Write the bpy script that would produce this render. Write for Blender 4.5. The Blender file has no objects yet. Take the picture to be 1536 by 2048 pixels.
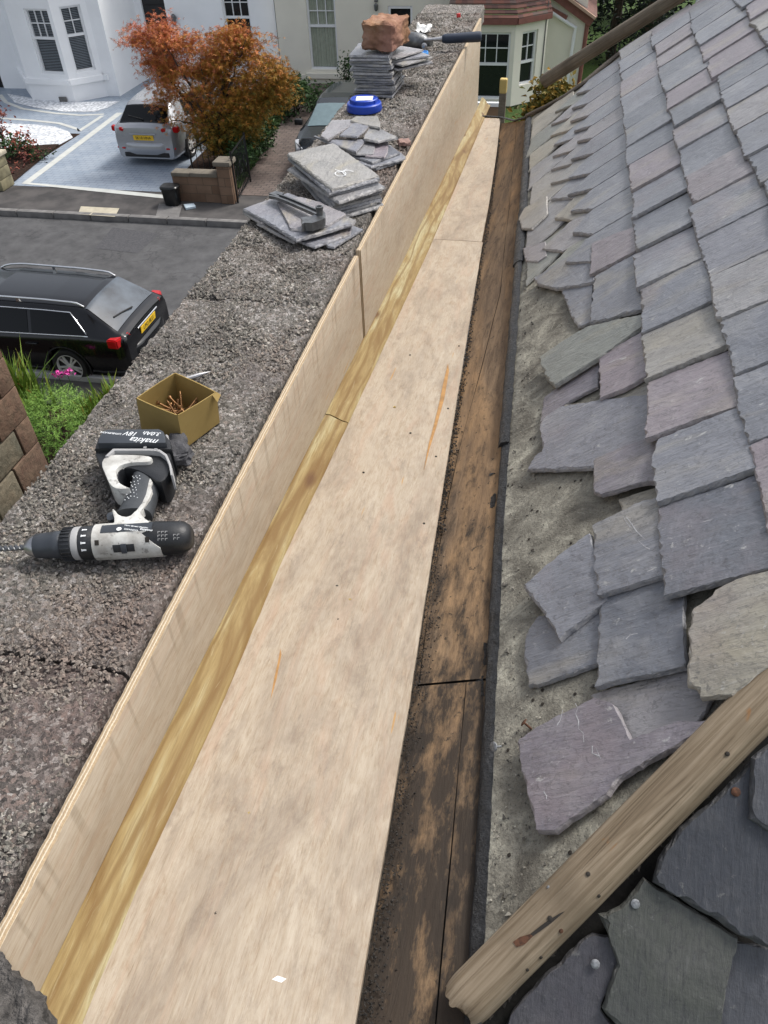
import bpy, bmesh, math, random
import numpy as np
from mathutils import Vector, Matrix, noise
random.seed(7)
R_ = math.radians
scene = bpy.context.scene
COL = scene.collection

# ------------------------------------------------------------------ camera
F, CX, CY, H = 1540.0, 768.0, 1024.0, 0.78      # calibrated from the photograph (pixels of 1536x2048)
def _rig(v1=(1190, -400), xv=840.0):
    a = np.array([v1[0]-CX, CY-v1[1], F]); q = ((F*F)+a[0]*(xv-CX))/a[1]
    dn = np.array([xv-CX, -q, F]); Y = a/np.linalg.norm(a); Z = -dn/np.linalg.norm(dn)
    X = np.cross(Z, Y); X = X if X[0] > 0 else -X
    return np.array([X, Y, Z])
RM = _rig()
CAMP = np.array([0, 0, H])
cd = bpy.data.cameras.new("camera"); cam = bpy.data.objects.new("camera", cd); COL.objects.link(cam)
cd.sensor_fit = 'VERTICAL'; cd.sensor_height = 32.0; cd.lens = F/2048*32.0
cd.clip_start = 0.02; cd.clip_end = 2000
m = Matrix.Identity(4)
for i in range(3):
    m[i][0] = RM[i][0]; m[i][1] = RM[i][1]; m[i][2] = -RM[i][2]; m[i][3] = CAMP[i]
cam.matrix_world = m
scene.camera = cam
cd.dof.use_dof = False

# ------------------------------------------------------------------ light: overcast day
SUN_EL, SUN_AZ = R_(55), R_(48)
w = bpy.data.worlds.new("World"); scene.world = w; w.use_nodes = True
wt = w.node_tree; bg = wt.nodes["Background"]
sky = wt.nodes.new("ShaderNodeTexSky"); sky.sky_type = 'NISHITA'; sky.sun_disc = False
sky.sun_elevation = SUN_EL; sky.sun_rotation = SUN_AZ; sky.air_density = 1.0; sky.dust_density = 4.0
hsv = wt.nodes.new("ShaderNodeHueSaturation"); hsv.inputs['Saturation'].default_value = 0.38
wt.links.new(sky.outputs[0], hsv.inputs['Color']); wt.links.new(hsv.outputs[0], bg.inputs[0])
bg.inputs[1].default_value = 0.14
sl = bpy.data.lights.new("sun", 'SUN'); so = bpy.data.objects.new("sun", sl); COL.objects.link(so)
sl.energy = 1.5; sl.angle = R_(13); sl.color = (1.0, 0.96, 0.9)
sdir = Vector((math.sin(SUN_AZ)*math.cos(SUN_EL), math.cos(SUN_AZ)*math.cos(SUN_EL), math.sin(SUN_EL)))
so.rotation_euler = sdir.to_track_quat('Z', 'Y').to_euler(); so.location = (5, 5, 12)
scene.view_settings.view_transform = 'Standard'; scene.view_settings.look = 'None'
scene.view_settings.exposure = 0.7; scene.view_settings.gamma = 1.0

# ------------------------------------------------------------------ measuring helpers
def ray(x, y): return RM @ np.array([x-CX, CY-y, F])
def onplane(x, y, n, d):
    r = ray(x, y); n = np.array(n, float); t = (d-n@CAMP)/(n@r); return CAMP+t*r
def hz(x, y, z=0.0): return onplane(x, y, (0, 0, 1), z)
def xp(x, y, X): return onplane(x, y, (1, 0, 0), X)
def yp(x, y, Y): return onplane(x, y, (0, 1, 0), Y)
G = -5.82                                        # street level
TH = R_(38)                                      # roof pitch
P0 = np.array([-.006, .545, -.125]); DU = np.array([0, 1., 0])
DS = np.array([math.cos(TH), 0, math.sin(TH)]); DN = np.array([-math.sin(TH), 0, math.cos(TH)])
def roof(u, s, h=0.0): return P0+u*DU+s*DS+h*DN
def us(x, y, h=0.0):
    q = onplane(x, y, DN, DN@P0+h)-P0; return float(q@DU), float(q@DS)

# ------------------------------------------------------------------ mesh helpers
class MB:
    def __init__(s): s.v, s.f, s.r, s.uv = [], [], [], {}
    def add(s, vs, fs, rnd=0.5):
        o = len(s.v); s.v += [tuple(map(float, p)) for p in vs]; s.f += [tuple(i+o for i in f) for f in fs]
        s.r += [rnd]*len(vs) if not hasattr(rnd, '__len__') else list(rnd); return o
    def box(s, c, d, rot=None, rnd=0.5, bev=0.0):
        bm = bmesh.new(); bmesh.ops.create_cube(bm, size=1.0)
        bmesh.ops.scale(bm, vec=d, verts=bm.verts)
        if bev > 0:
            bmesh.ops.bevel(bm, geom=list(bm.edges), offset=bev, segments=2, affect='EDGES', profile=0.5)
        M = Matrix.Translation(Vector(c)) @ (rot.to_4x4() if rot is not None else Matrix.Identity(4))
        bm.transform(M); bm.verts.ensure_lookup_table(); bm.verts.index_update()
        s.add([v.co[:] for v in bm.verts], [[v.index for v in f.verts] for f in bm.faces], rnd); bm.free(); return s
    def prism(s, poly, z0, z1, rnd=0.5):
        n = len(poly); vs = [(p[0], p[1], z0) for p in poly]+[(p[0], p[1], z1) for p in poly]
        a = sum(poly[i][0]*poly[(i+1) % n][1]-poly[(i+1) % n][0]*poly[i][1] for i in range(n))
        fs = [tuple(range(n-1, -1, -1)), tuple(range(n, 2*n))]+[(i, (i+1) % n, n+(i+1) % n, n+i) for i in range(n)]
        if a < 0: fs = [tuple(reversed(f)) for f in fs]
        s.add(vs, fs, rnd); return s
    def tube(s, pts, rad, seg=10, cap=True, flat=1.0, up=None, rnd=0.5):
        pts = [Vector(p) for p in pts]; n = len(pts); rings = []
        for i, p in enumerate(pts):
            t = (pts[min(i+1, n-1)]-pts[max(i-1, 0)]).normalized()
            u = Vector(up) if up is not None else (Vector((0, 0, 1)) if abs(t.z) < .9 else Vector((1, 0, 0)))
            a = t.cross(u).normalized(); b = a.cross(t).normalized()
            r = rad[i] if hasattr(rad, '__len__') else rad
            rings.append([p+a*math.cos(k*2*math.pi/seg)*r+b*math.sin(k*2*math.pi/seg)*r*flat for k in range(seg)])
        vs = [q[:] for rg in rings for q in rg]
        fs = [(i*seg+k, i*seg+(k+1) % seg, (i+1)*seg+(k+1) % seg, (i+1)*seg+k) for i in range(n-1) for k in range(seg)]
        if cap: fs += [tuple(range(seg-1, -1, -1)), tuple((n-1)*seg+k for k in range(seg))]
        s.add(vs, fs, rnd); return s
    def lathe(s, prof, seg=24, M=None, a0=0.0, a1=2*math.pi, endf=None, rnd=0.5):
        # prof: (t, r) along local x
        full = abs(a1-a0-2*math.pi) < 1e-6; ns = seg if full else seg+1; vs = []
        for i, (t, r) in enumerate(prof):
            for k in range(ns):
                a = a0+(a1-a0)*k/seg
                tt = t if endf is None else endf(i, t, a)
                q = Vector((tt, r*math.cos(a), r*math.sin(a))); vs.append((M @ q if M else q)[:])
        n = len(prof); fs = []
        for i in range(n-1):
            for k in range(seg):
                k2 = (k+1) % ns if full else k+1
                fs.append((i*ns+k, (i+1)*ns+k, (i+1)*ns+k2, i*ns+k2))
        if full: fs += [tuple(range(ns)), tuple((n-1)*ns+k for k in range(ns-1, -1, -1))]
        s.add(vs, fs, rnd); return s
    def grid(s, P, rnd=0.5, flip=False):
        ny, nx = len(P), len(P[0])
        fs = [(j*nx+i, j*nx+i+1, (j+1)*nx+i+1, (j+1)*nx+i) for j in range(ny-1) for i in range(nx-1)]
        if flip: fs = [tuple(reversed(f)) for f in fs]
        s.add([p for row in P for p in row], fs, rnd); return s
    def build(s, name, mat, parent=None, origin=(0, 0, 0), smooth=None, loc=None, rotz=0.0, fix=False):
        me = bpy.data.meshes.new(name); o = Vector(origin)
        me.from_pydata([(v[0]-o.x, v[1]-o.y, v[2]-o.z) for v in s.v], [], s.f)
        at = me.attributes.new('rnd', 'FLOAT', 'POINT'); at.data.foreach_set('value', s.r)
        if fix:
            bm = bmesh.new(); bm.from_mesh(me); bmesh.ops.recalc_face_normals(bm, faces=bm.faces); bm.to_mesh(me); bm.free()
        if smooth is not None:
            me.shade_smooth(); me.set_sharp_from_angle(angle=R_(smooth))
        for mm in (mat if isinstance(mat, (list, tuple)) else [mat]): me.materials.append(mm)
        me.update()
        ob = bpy.data.objects.new(name, me); COL.objects.link(ob)
        if parent is not None: ob.parent = parent
        ob.location = loc if loc is not None else (o if parent is None else (0, 0, 0))
        ob.rotation_euler = (0, 0, rotz)
        return ob
def tag(o, label=None, cat=None, group=None, kind=None):
    if label: o['label'] = label
    if cat: o['category'] = cat
    if group: o['group'] = group
    if kind: o['kind'] = kind
    return o
def thing(name, label, cat, loc=(0, 0, 0), rotz=0.0, group=None):
    o = bpy.data.objects.new(name, None); COL.objects.link(o); o.empty_display_size = .1
    o.location = loc; o.rotation_euler = (0, 0, rotz); return tag(o, label, cat, group)
def text_into(mb, txt, size, M, ext=0.0006, align='CENTER', sx=1.0, shear=0.0):
    c = bpy.data.curves.new("lettering", 'FONT'); c.body = txt; c.size = size; c.extrude = ext
    c.align_x = align; c.align_y = 'CENTER'; c.shear = shear; c.resolution_u = 3
    o = bpy.data.objects.new("lettering", c); COL.objects.link(o)
    dg = bpy.context.evaluated_depsgraph_get(); me = o.evaluated_get(dg).to_mesh()
    mb.add([(M @ Vector((v.co.x*sx, v.co.y, v.co.z)))[:] for v in me.vertices], [tuple(p.vertices) for p in me.polygons])
    bpy.data.objects.remove(o); bpy.data.curves.remove(c)

# ------------------------------------------------------------------ material helpers
class NT:
    def __init__(s, name, rough=0.6, spec=0.5, metal=0.0):
        s.m = bpy.data.materials.new(name); s.m.use_nodes = True; s.t = s.m.node_tree; s.b = s.t.nodes["Principled BSDF"]
        s.b.inputs['Roughness'].default_value = rough; s.b.inputs['Metallic'].default_value = metal
        s.b.inputs['Specular IOR Level'].default_value = spec; s._c = None
    def n(s, typ, **kw):
        x = s.t.nodes.new(typ)
        for k, v in kw.items(): setattr(x, k, v)
        return x
    def l(s, a, b): s.t.links.new(a, b)
    def put(s, sock, v):
        if hasattr(v, 'is_linked'): s.l(v, sock)
        elif isinstance(v, (tuple, list)) and len(v) == 3 and sock.type == 'RGBA': sock.default_value = (*v, 1)
        else: sock.default_value = v
    def co(s, kind='Object', scale=(1, 1, 1), rot=(0, 0, 0), loc=(0, 0, 0)):
        if kind == 'slate':
            a = s.n("ShaderNodeAttribute", attribute_name='tuv').outputs['Vector']
        else: a = s.n("ShaderNodeTexCoord").outputs[kind]
        mp = s.n("ShaderNodeMapping"); s.l(a, mp.inputs[0]); mp.inputs['Scale'].default_value = scale
        mp.inputs['Rotation'].default_value = rot; mp.inputs['Location'].default_value = loc; return mp.outputs[0]
    def noise(s, vec, scale, detail=4, rough=0.55, dist=0.0, out=0):
        x = s.n("ShaderNodeTexNoise"); s.l(vec, x.inputs['Vector']); x.inputs['Scale'].default_value = scale
        x.inputs['Detail'].default_value = detail; x.inputs['Roughness'].default_value = rough
        x.inputs['Distortion'].default_value = dist; return x.outputs[out]
    def voro(s, vec, scale, feat='F1', out='Distance', rnd=1.0):
        x = s.n("ShaderNodeTexVoronoi", feature=feat); s.l(vec, x.inputs['Vector']); x.inputs['Scale'].default_value = scale
        x.inputs['Randomness'].default_value = rnd; return x.outputs[out]
    def ramp(s, fac, stops, mode='LINEAR'):
        x = s.n("ShaderNodeValToRGB"); x.color_ramp.interpolation = mode; e = x.color_ramp.elements
        while len(e) < len(stops): e.new(0.5)
        for el, (p, c) in zip(e, stops):
            el.position = p; el.color = (*c, 1) if hasattr(c, '__len__') else (c, c, c, 1)
        s.put(x.inputs[0], fac); return x.outputs[0]
    def mix(s, fac, a, b, typ='MIX'):
        x = s.n("ShaderNodeMix", data_type='RGBA', blend_type=typ); s.put(x.inputs[0], fac)
        s.put(x.inputs[6], a); s.put(x.inputs[7], b); return x.outputs[2]
    def math(s, op, a, b=0.0):
        x = s.n("ShaderNodeMath", operation=op); s.put(x.inputs[0], a); s.put(x.inputs[1], b); return x.outputs[0]
    def attr(s, name='rnd'): return s.n("ShaderNodeAttribute", attribute_name=name).outputs['Fac']
    def bump(s, h, strength=0.3, dist=0.01):
        x = s.n("ShaderNodeBump"); x.inputs['Strength'].default_value = strength; x.inputs['Distance'].default_value = dist
        s.l(h, x.inputs['Height'])
        cur = s.b.inputs['Normal']
        if cur.is_linked: s.l(cur.links[0].from_socket, x.inputs['Normal'])
        s.l(x.outputs[0], cur); return s
    def col(s, c): s.put(s.b.inputs['Base Color'], c); return s
    def rough(s, c): s.put(s.b.inputs['Roughness'], c); return s
def plain(name, c, rough=0.5, metal=0.0, var=0.12, scale=8.0, spec=0.5, bump=0.0, bscale=60):
    k = NT(name, rough, spec, metal); v = k.co()
    n = k.noise(v, scale, 5)
    k.col(k.mix(k.ramp(n, [(0.3, 0.0), (0.7, 1.0)]), tuple(x*(1-var) for x in c), tuple(min(1, x*(1+var)) for x in c)))
    if bump: k.bump(k.noise(v, bscale, 4), bump, 0.01)
    return k.m
M = {}
# --- slate
def slate_mat(name, gain=1.0, lichen=0.5, sheen=.8):
    k = NT(name, 0.5, 0.5)
    v = k.co('slate'); st = k.co('slate', (7, 1, 1), (0, 0, R_(6))); st2 = k.co('slate', (3, 1, 1), (0, 0, R_(6)))
    g = lambda c: tuple(x*gain for x in c)
    base = k.ramp(k.attr(), [(0.0, g((.112, .122, .145))), (0.3, g((.176, .184, .210))), (0.5, g((.150, .138, .160))), (0.62, g((.215, .182, .202))), (0.75, g((.225, .224, .228))), (0.88, g((.28, .255, .20))), (1.0, g((.155, .172, .158)))])
    n1 = k.noise(v, 8, 5, .62, .3); n2 = k.noise(st, 22, 7, .7); n3 = k.noise(st2, 3.6, 4, .6, .5); n4 = k.noise(v, 60, 5, .7); n5 = k.noise(v, 4.3, 4, .6)
    c = k.mix(k.ramp(n1, [(.32, .6), (.55, 0)]), base, k.mix(0.5, base, (.05, .052, .06)))
    c = k.mix(k.ramp(n1, [(.52, 0), (.75, .5)]), c, g((.28, .275, .27)))
    c = k.mix(k.ramp(n3, [(.54, 0), (.68, .75*lichen)]), c, g((.33, .29, .20)))
    c = k.mix(k.ramp(n5, [(.56, 0), (.74, .5)]), c, g((.20, .155, .16)))
    c = k.mix(k.ramp(n2, [(.34, .65), (.5, 0)]), c, k.mix(0.4, c, (.04, .04, .046)))
    c = k.mix(k.ramp(n2, [(.58, 0), (.74, .4)]), c, g((.36, .36, .37)))
    c = k.mix(k.ramp(n4, [(.63, 0), (.70, .55)]), c, g((.40, .40, .385)))
    c = k.mix(k.ramp(n4, [(.30, .6), (.37, 0)]), c, (.05, .048, .05))
    c = k.mix(k.ramp(k.noise(k.co('slate', (2.4, 1, 1), (0, 0, R_(-30))), 14, 4, .6, 1.2), [(.69, 0), (.73, .7)]), c, g((.46, .46, .45)))
    tb = k.noise(k.co('slate', (2.4, 1, 1), (0, 0, R_(8))), 7.5, 6, .62, .4)
    for p_ in (.42, .5, .58): c = k.mix(k.ramp(tb, [(p_-.012, 0), (p_-.002, .45), (p_+.008, 0)]), c, (.045, .045, .05))  # dark lines paint crease shade along the lamination steps
    ed = k.attr('edge'); en = k.noise(v, 95, 4, .7)
    c = k.mix(k.math('MULTIPLY', ed, k.ramp(en, [(.35, .15), (.62, .85)])), c, k.mix(.45, base, g((.40, .385, .36))))
    k.col(c)
    k.rough(k.math('ADD', k.ramp(n1, [(.2, .24), (.8, .44)]), k.math('MULTIPLY', ed, .3)))
    ter = k.noise(k.co('slate', (2.4, 1, 1), (0, 0, R_(8))), 7.5, 6, .62, .4); tr = k.ramp(ter, [(0, 0), (.42, .35), (.5, .6), (.58, 1.0)], 'CONSTANT')
    k.bump(tr, .55, .0035); k.bump(n2, .6, .004); k.bump(n1, .35, .014); k.bump(n4, .4, .003)
    k.b.inputs['Specular IOR Level'].default_value = sheen
    return k.m
M['slate'] = slate_mat('slate_roof', 1.08, .42, 1.0)
M['slate_pile'] = slate_mat('slate_weathered', 1.15, .9)
M['slate_shaded'] = slate_mat('slate_green_shaded', .42, .15, .3)  # same slate at low gain; the hip face's shade is in the colour
# --- coping
k = NT('coping_stone', .9, .25); v = k.co()
dn = k.n("ShaderNodeVectorMath", operation='ADD'); nsv = k.n("ShaderNodeTexNoise"); k.l(v, nsv.inputs['Vector']); nsv.inputs['Scale'].default_value = 60; nsv.inputs['Detail'].default_value = 4
sc_ = k.n("ShaderNodeVectorMath", operation='SCALE'); k.l(nsv.outputs['Color'], sc_.inputs[0]); sc_.inputs['Scale'].default_value = .016; k.l(v, dn.inputs[0]); k.l(sc_.outputs[0], dn.inputs[1]); vd = dn.outputs[0]
vo = k.n("ShaderNodeTexVoronoi"); k.l(vd, vo.inputs['Vector']); vo.inputs['Scale'].default_value = 190
sep = k.n("ShaderNodeSeparateColor"); k.l(vo.outputs['Color'], sep.inputs[0])
c = k.ramp(sep.outputs[0], [(0, (.10, .092, .080)), (.25, (.175, .163, .145)), (.5, (.25, .235, .21)), (.66, (.295, .25, .22)), (.82, (.345, .322, .304)), (1, (.52, .485, .455))])
lo = k.noise(v, 6, 6, .65); lo2 = k.noise(v, 2.4, 4)
c = k.mix(k.ramp(lo, [(.36, .5), (.54, 0)]), c, (.07, .066, .064))
c = k.mix(k.ramp(lo2, [(.52, 0), (.7, .35)]), c, (.22, .145, .13))
c = k.mix(k.ramp(k.noise(v, 240, 4, .75), [(.36, .75), (.5, 0)]), c, (.035, .032, .031))
c = k.mix(k.ramp(k.noise(v, 210, 3, .7), [(.64, 0), (.72, .7)]), c, (.58, .55, .52))
k.col(c); k.bump(k.voro(vd, 190), -1.0, .008); k.bump(k.noise(v, 260, 5, .75), 1.0, .006); M['coping'] = k.m
k = NT('mortar_rubble', .95, .2); v = k.co()
k.col(k.ramp(k.noise(v, 8, 6, .7), [(.3, (.09, .08, .07)), (.7, (.22, .19, .16))])); k.bump(k.noise(v, 90, 5), .8, .01); M['mortar'] = k.m
# --- ply (along Y)
def ply_mat(name, vert=False):
    k = NT(name, .6, .3)
    v = k.co(); st = k.co('Object', (34, 1.0, 34) if not vert else (1, 1.4, 26)); fg = k.co('Object', (3.2, 1, 3.2), (0, 0, R_(4))); sm_ = k.co('Object', (3.4, 1.1, 3.4), (0, 0, R_(5)))
    grain = k.noise(st, 13, 7, .68, .5); fl = k.noise(fg, 15, 8, .72, 1.6); cl = k.noise(sm_, 3.6, 9, .74, .5); cl2 = k.noise(k.co('Object', (4.5, 1.6, 4.5), loc=(3, 7, 1)), 6.5, 9, .76, .3)
    big = k.noise(k.co('Object', (4.5, .55, 4.5) if not vert else (1, .6, 5), (0, 0, R_(3))), 6, 5, .62, 1.1)
    c = k.ramp(grain, [(.3, (.23, .168, .108)), (.48, (.345, .28, .203)), (.72, (.42, .362, .285))])
    c = k.mix(k.ramp(fl, [(.36, .0), (.6, .6)]), c, (.43, .368, .29))
    c = k.mix(k.ramp(fl, [(.30, .6), (.43, 0)]), c, (.30, .215, .145))
    c = k.mix(k.ramp(big, [(.52, 0), (.7, .5)]), c, (.40, .275, .195)); c = k.mix(k.ramp(big, [(.28, .5), (.42, 0)]), c, (.465, .405, .325))
    s_ = 1.0 if not vert else .4
    c = k.mix(k.ramp(cl, [(.46, 0), (.74, .85*s_)]), c, (.185, .145, .11)); c = k.mix(k.ramp(cl2, [(.53, 0), (.74, .8*s_)]), c, (.17, .132, .10))
    c = k.mix(k.ramp(k.noise(k.co('Object', (95, 1.1, 95) if not vert else (1, 2, 80)), 8, 5, .65, .3), [(.57, 0), (.67, .6)]), c, (.25, .17, .11))
    c = k.mix(k.ramp(k.noise(k.co('Object', (14, .8, 14), (0, 0, R_(-2))), 5.1, 2), [(.745, 0), (.765, .7)]), c, (.40, .21, .05))
    if vert: c = k.mix(k.ramp(k.noise(k.co('Object', (1, 3, 9), (R_(20), 0, 0)), 3.2, 4, .6, .8), [(.55, 0), (.75, .4)]), c, (.32, .22, .14))
    k.col(c); k.bump(grain, .2, .002); k.bump(k.noise(v, 260, 3), .08, .001); return k.m
M['ply'] = ply_mat('plywood_sole'); M['ply_v'] = ply_mat('plywood_upstand', True)
k = NT('plywood_edge', .8, .2); v = k.co()
z = k.n("ShaderNodeSeparateXYZ"); k.l(v, z.inputs[0])
wv = k.math('SINE', k.math('ADD', k.math('MULTIPLY', z.outputs[0], 1500.0), k.math('MULTIPLY', k.noise(v, 40, 3), 3.0)))
k.col(k.mix(k.ramp(wv, [(.2, 0), (.7, 1)]), (.40, .30, .19), (.62, .53, .40))); k.bump(k.noise(v, 300, 3), .6, .003); M['ply_edge'] = k.m
# --- green-tinted timber fillet
k = NT('treated_timber', .65, .3); v = k.co('Object', (16, 1, 10)); v2 = k.co('Object', (10, 1.1, 7))
gr = k.noise(v, 5.5, 6, .65, 2.0); wf = k.n("ShaderNodeTexWave", wave_type='BANDS', bands_direction='X'); k.l(v2, wf.inputs[0])
wf.inputs['Scale'].default_value = 1.3; wf.inputs['Distortion'].default_value = 12; wf.inputs['Detail'].default_value = 4; wf.inputs['Detail Scale'].default_value = .9
fine = k.noise(k.co('Object', (70, 1.5, 50)), 5, 5, .7, .6); big = k.noise(k.co('Object', (5, .8, 5)), 3.1, 5, .6, .8)
c = k.ramp(big, [(.36, (.17, .10, .032)), (.5, (.27, .195, .08)), (.64, (.37, .33, .19))])
c = k.mix(k.ramp(wf.outputs[0], [(0, .7), (.3, 0)]), c, (.15, .082, .022)); c = k.mix(k.ramp(fine, [(.36, .55), (.55, 0)]), c, (.16, .10, .035)); c = k.mix(k.ramp(gr, [(.6, 0), (.75, .5)]), c, (.42, .37, .22))
vk = k.voro(k.co('Object', (9, 3.6, 9), loc=(.3, .2, .1)), 1.3); c = k.mix(k.ramp(vk, [(.05, .9), (.085, .6), (.16, 0)]), c, (.10, .045, .014))
k.col(c); k.bump(gr, .3, .003); M['fillet'] = k.m
# --- old boarding
k = NT('old_sarking', .85, .2); v = k.co('Object', (9, 1, 9)); v2 = k.co()
gr = k.noise(v, 9, 7, .7, .6)
c = k.ramp(gr, [(.28, (.08, .053, .034)), (.48, (.17, .118, .075)), (.7, (.25, .175, .11))])
c = k.mix(k.ramp(k.noise(k.co('Object', (3.5, .6, 3.5)), 2.4, 5, .6), [(.46, 0), (.64, .75)]), c, (.345, .215, .11))
c = k.mix(k.ramp(k.noise(k.co('Object', (3.2, .7, 3.2), loc=(2, 1, 0)), 3.4, 6, .7), [(.42, 0), (.7, .8)]), c, (.075, .055, .042))
nearer = k.n("ShaderNodeSeparateXYZ"); k.l(v2, nearer.inputs[0]); tarry = k.ramp(k.math('ADD', k.math('MULTIPLY', k.math('ADD', nearer.outputs[1], .85), -.55), .36), [(0, 0), (.6, .29)])
tn = k.math('ADD', k.noise(k.co('Object', (3.2, 1, 3.2)), 11, 7, .72), tarry)
c = k.mix(k.ramp(tn, [(.54, 0), (.74, .92)]), c, (.028, .024, .021)); c = k.mix(k.ramp(k.noise(v2, 75, 4, .7), [(.62, 0), (.67, .8)]), c, (.03, .026, .022))
k.col(c); k.bump(gr, .6, .004); k.bump(tn, .35, .006); M['sark'] = k.m
k = NT('tar_debris', .7, .4); v = k.co()
k.col(k.ramp(k.noise(v, 120, 5, .75), [(.35, (.012, .011, .01)), (.6, (.04, .034, .028)), (.72, (.16, .13, .09))])); k.bump(k.noise(v, 160, 4), 1, .01); M['debris'] = k.m
k = NT('bitumen', .33, .5); v = k.co()
k.col(k.ramp(k.noise(v, 60, 5, .7), [(.3, (.007, .0075, .009)), (.6, (.022, .024, .028)), (.78, (.085, .09, .095))]))
k.rough(k.ramp(k.noise(v, 30, 4), [(.3, .32), (.7, .7)])); k.bump(k.noise(v, 110, 5, .75), 1.0, .012); M['bitumen'] = k.m
# --- weathered deck
k = NT('old_roof_deck', .85, .2); v = k.co()
a = k.noise(k.co('Object', (1, 1, 1)), 15, 7, .66, .5); b = k.noise(v, 30, 5, .7); d2 = k.noise(v, 140, 4, .7)
c = k.ramp(a, [(.30, (.085, .078, .066)), (.43, (.16, .15, .125)), (.55, (.24, .228, .19)), (.66, (.38, .365, .30)), (.8, (.50, .48, .41))])
c = k.mix(k.ramp(b, [(.55, 0), (.72, .55)]), c, (.07, .065, .055)); c = k.mix(k.ramp(d2, [(.6, 0), (.7, .4)]), c, (.3, .28, .23))
d3 = k.noise(v, 320, 3, .75); c = k.mix(k.ramp(d3, [(.36, .55), (.46, 0)]), c, (.05, .046, .04)); c = k.mix(k.ramp(k.noise(k.co('Object', (1, 1, 1), loc=(4, 2, 0)), 13, 6, .7, 1.5), [(.57, 0), (.64, .6)]), c, (.40, .385, .32))
k.col(c); k.bump(b, .6, .006); k.bump(d2, .7, .004); k.bump(d3, .5, .002); M['deck'] = k.m
# --- grey old timber
def old_wood(name, a, b, dark):
    k = NT(name, .75, .25); v = k.co('Object', (1, 26, 26)); gr = k.noise(v, 5, 6, .62, 1.0)
    c = k.ramp(gr, [(.28, dark), (.45, a), (.72, b)])
    c = k.mix(k.ramp(k.noise(k.co('Object', (1.2, 40, 40)), 4, 5, .7, .8), [(.27, .8), (.36, 0)]), c, tuple(x*.5 for x in dark))
    c = k.mix(k.ramp(k.noise(k.co('Object', (3, 3, 3)), 3.5, 4), [(.5, 0), (.75, .6)]), c, tuple(x*.55 for x in a))
    c = k.mix(k.ramp(k.noise(k.co('Object', (5, 14, 14)), 4.2, 3, .5, .8), [(.7, 0), (.78, .6)]), c, (.28, .11, .02))
    k.col(c); k.bump(gr, .45, .004); return k.m
M['roll'] = old_wood('weathered_roll', (.195, .15, .10), (.33, .27, .195), (.075, .052, .032))
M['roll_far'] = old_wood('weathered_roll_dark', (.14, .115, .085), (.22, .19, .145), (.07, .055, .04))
# --- plain ones
M['black_plastic'] = plain('black_plastic', (.013, .0145, .017), .45, var=.35, scale=30, bump=.1, bscale=400)
M['grey_plastic'] = plain('slate_grey_plastic', (.035, .041, .050), .42, var=.15, scale=25)
k = NT('worn_white_plastic', .45, .4); v = k.co()
c = k.mix(k.ramp(k.noise(v, 28, 5, .7), [(.4, 0), (.66, .7)]), (.56, .56, .53), (.24, .22, .195)); c = k.mix(k.ramp(k.noise(v, 90, 4, .7), [(.58, 0), (.66, .6)]), c, (.1, .09, .08))
k.col(c); M['white_plastic'] = k.m
M['print_white'] = plain('white_print', (.75, .77, .78), .5, var=.05)
M['steel'] = plain('steel', (.42, .42, .43), .34, 1.0, .25, 60)
M['dark_steel'] = plain('dark_steel', (.17, .175, .18), .42, .85, .35, 40, bump=.15, bscale=200)
M['pale_zinc'] = plain('zinc_nail', (.22, .23, .24), .55, .5, .5, 300)
M['rust'] = plain('rusty_nail', (.085, .036, .018), .8, .1, .6, 300)
M['screw'] = plain('brown_screw', (.22, .115, .05), .38, .7, .3, 200)
k = NT('box_card', .75, .2); v = k.co(); k.col(k.mix(k.noise(v, 40, 4), (.275, .19, .065), (.34, .245, .09))); M['card'] = k.m
M['blue_lid'] = plain('blue_plastic', (.015, .06, .42), .33, var=.1)
M['cyan'] = plain('light_blue_plastic', (.06, .3, .72), .35, var=.1)
M['paper'] = plain('white_paper', (.78, .78, .76), .7, var=.08, scale=40, bump=.2)
M['red'] = plain('red_plastic', (.6, .04, .04), .4)
M['rubber_blue'] = plain('dark_blue_grip', (.018, .028, .05), .6, var=.2)
k = NT('red_sandstone', .9, .2); v = k.co()
c = k.ramp(k.noise(v, 22, 6, .65), [(.3, (.16, .085, .045)), (.5, (.27, .15, .085)), (.7, (.36, .24, .16))]); c = k.mix(k.ramp(k.noise(v, 6, 3), [(.4, 0), (.65, .7)]), c, (.33, .17, .14)); k.col(c); k.bump(k.noise(v, 45, 5), .6, .01); M['sandstone'] = k.m

# ------------------------------------------------------------------ street level, setting
def sheet(name, poly, z, mat, kind='structure'):
    mb = MB(); mb.add([(x, y, z) for x, y in poly], [tuple(range(len(poly)))]); return tag(mb.build(name, mat), kind=kind)
k = NT('asphalt', .9, .25); v = k.co()
c = k.ramp(k.noise(v, 3, 5, .6), [(.3, (.06, .06, .062)), (.7, (.105, .105, .107))]); c = k.mix(k.ramp(k.noise(v, 70, 4, .8), [(.55, 0), (.75, .6)]), c, (.15, .15, .155))
wv = k.n('ShaderNodeVectorMath', operation='ADD'); nv = k.n('ShaderNodeTexNoise'); k.l(v, nv.inputs['Vector']); nv.inputs['Scale'].default_value = 1.3; nv.inputs['Detail'].default_value = 6; k.l(k.co('Object', (.3, .45, 1)), wv.inputs[0]); k.l(nv.outputs['Color'], wv.inputs[1]); c = k.mix(k.ramp(k.voro(wv.outputs[0], 1.0, 'DISTANCE_TO_EDGE'), [(.0, .5), (.012, 0)]), c, (.025, .025, .027))
k.col(c); k.bump(k.noise(v, 90, 4), .6, .01); M['asphalt'] = k.m
k = NT('patched_asphalt', .9, .25); v = k.co(); k.col(k.ramp(k.noise(v, 30, 6, .75), [(.35, (.05, .05, .054)), (.7, (.1, .1, .105))])); M['patch'] = k.m
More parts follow.
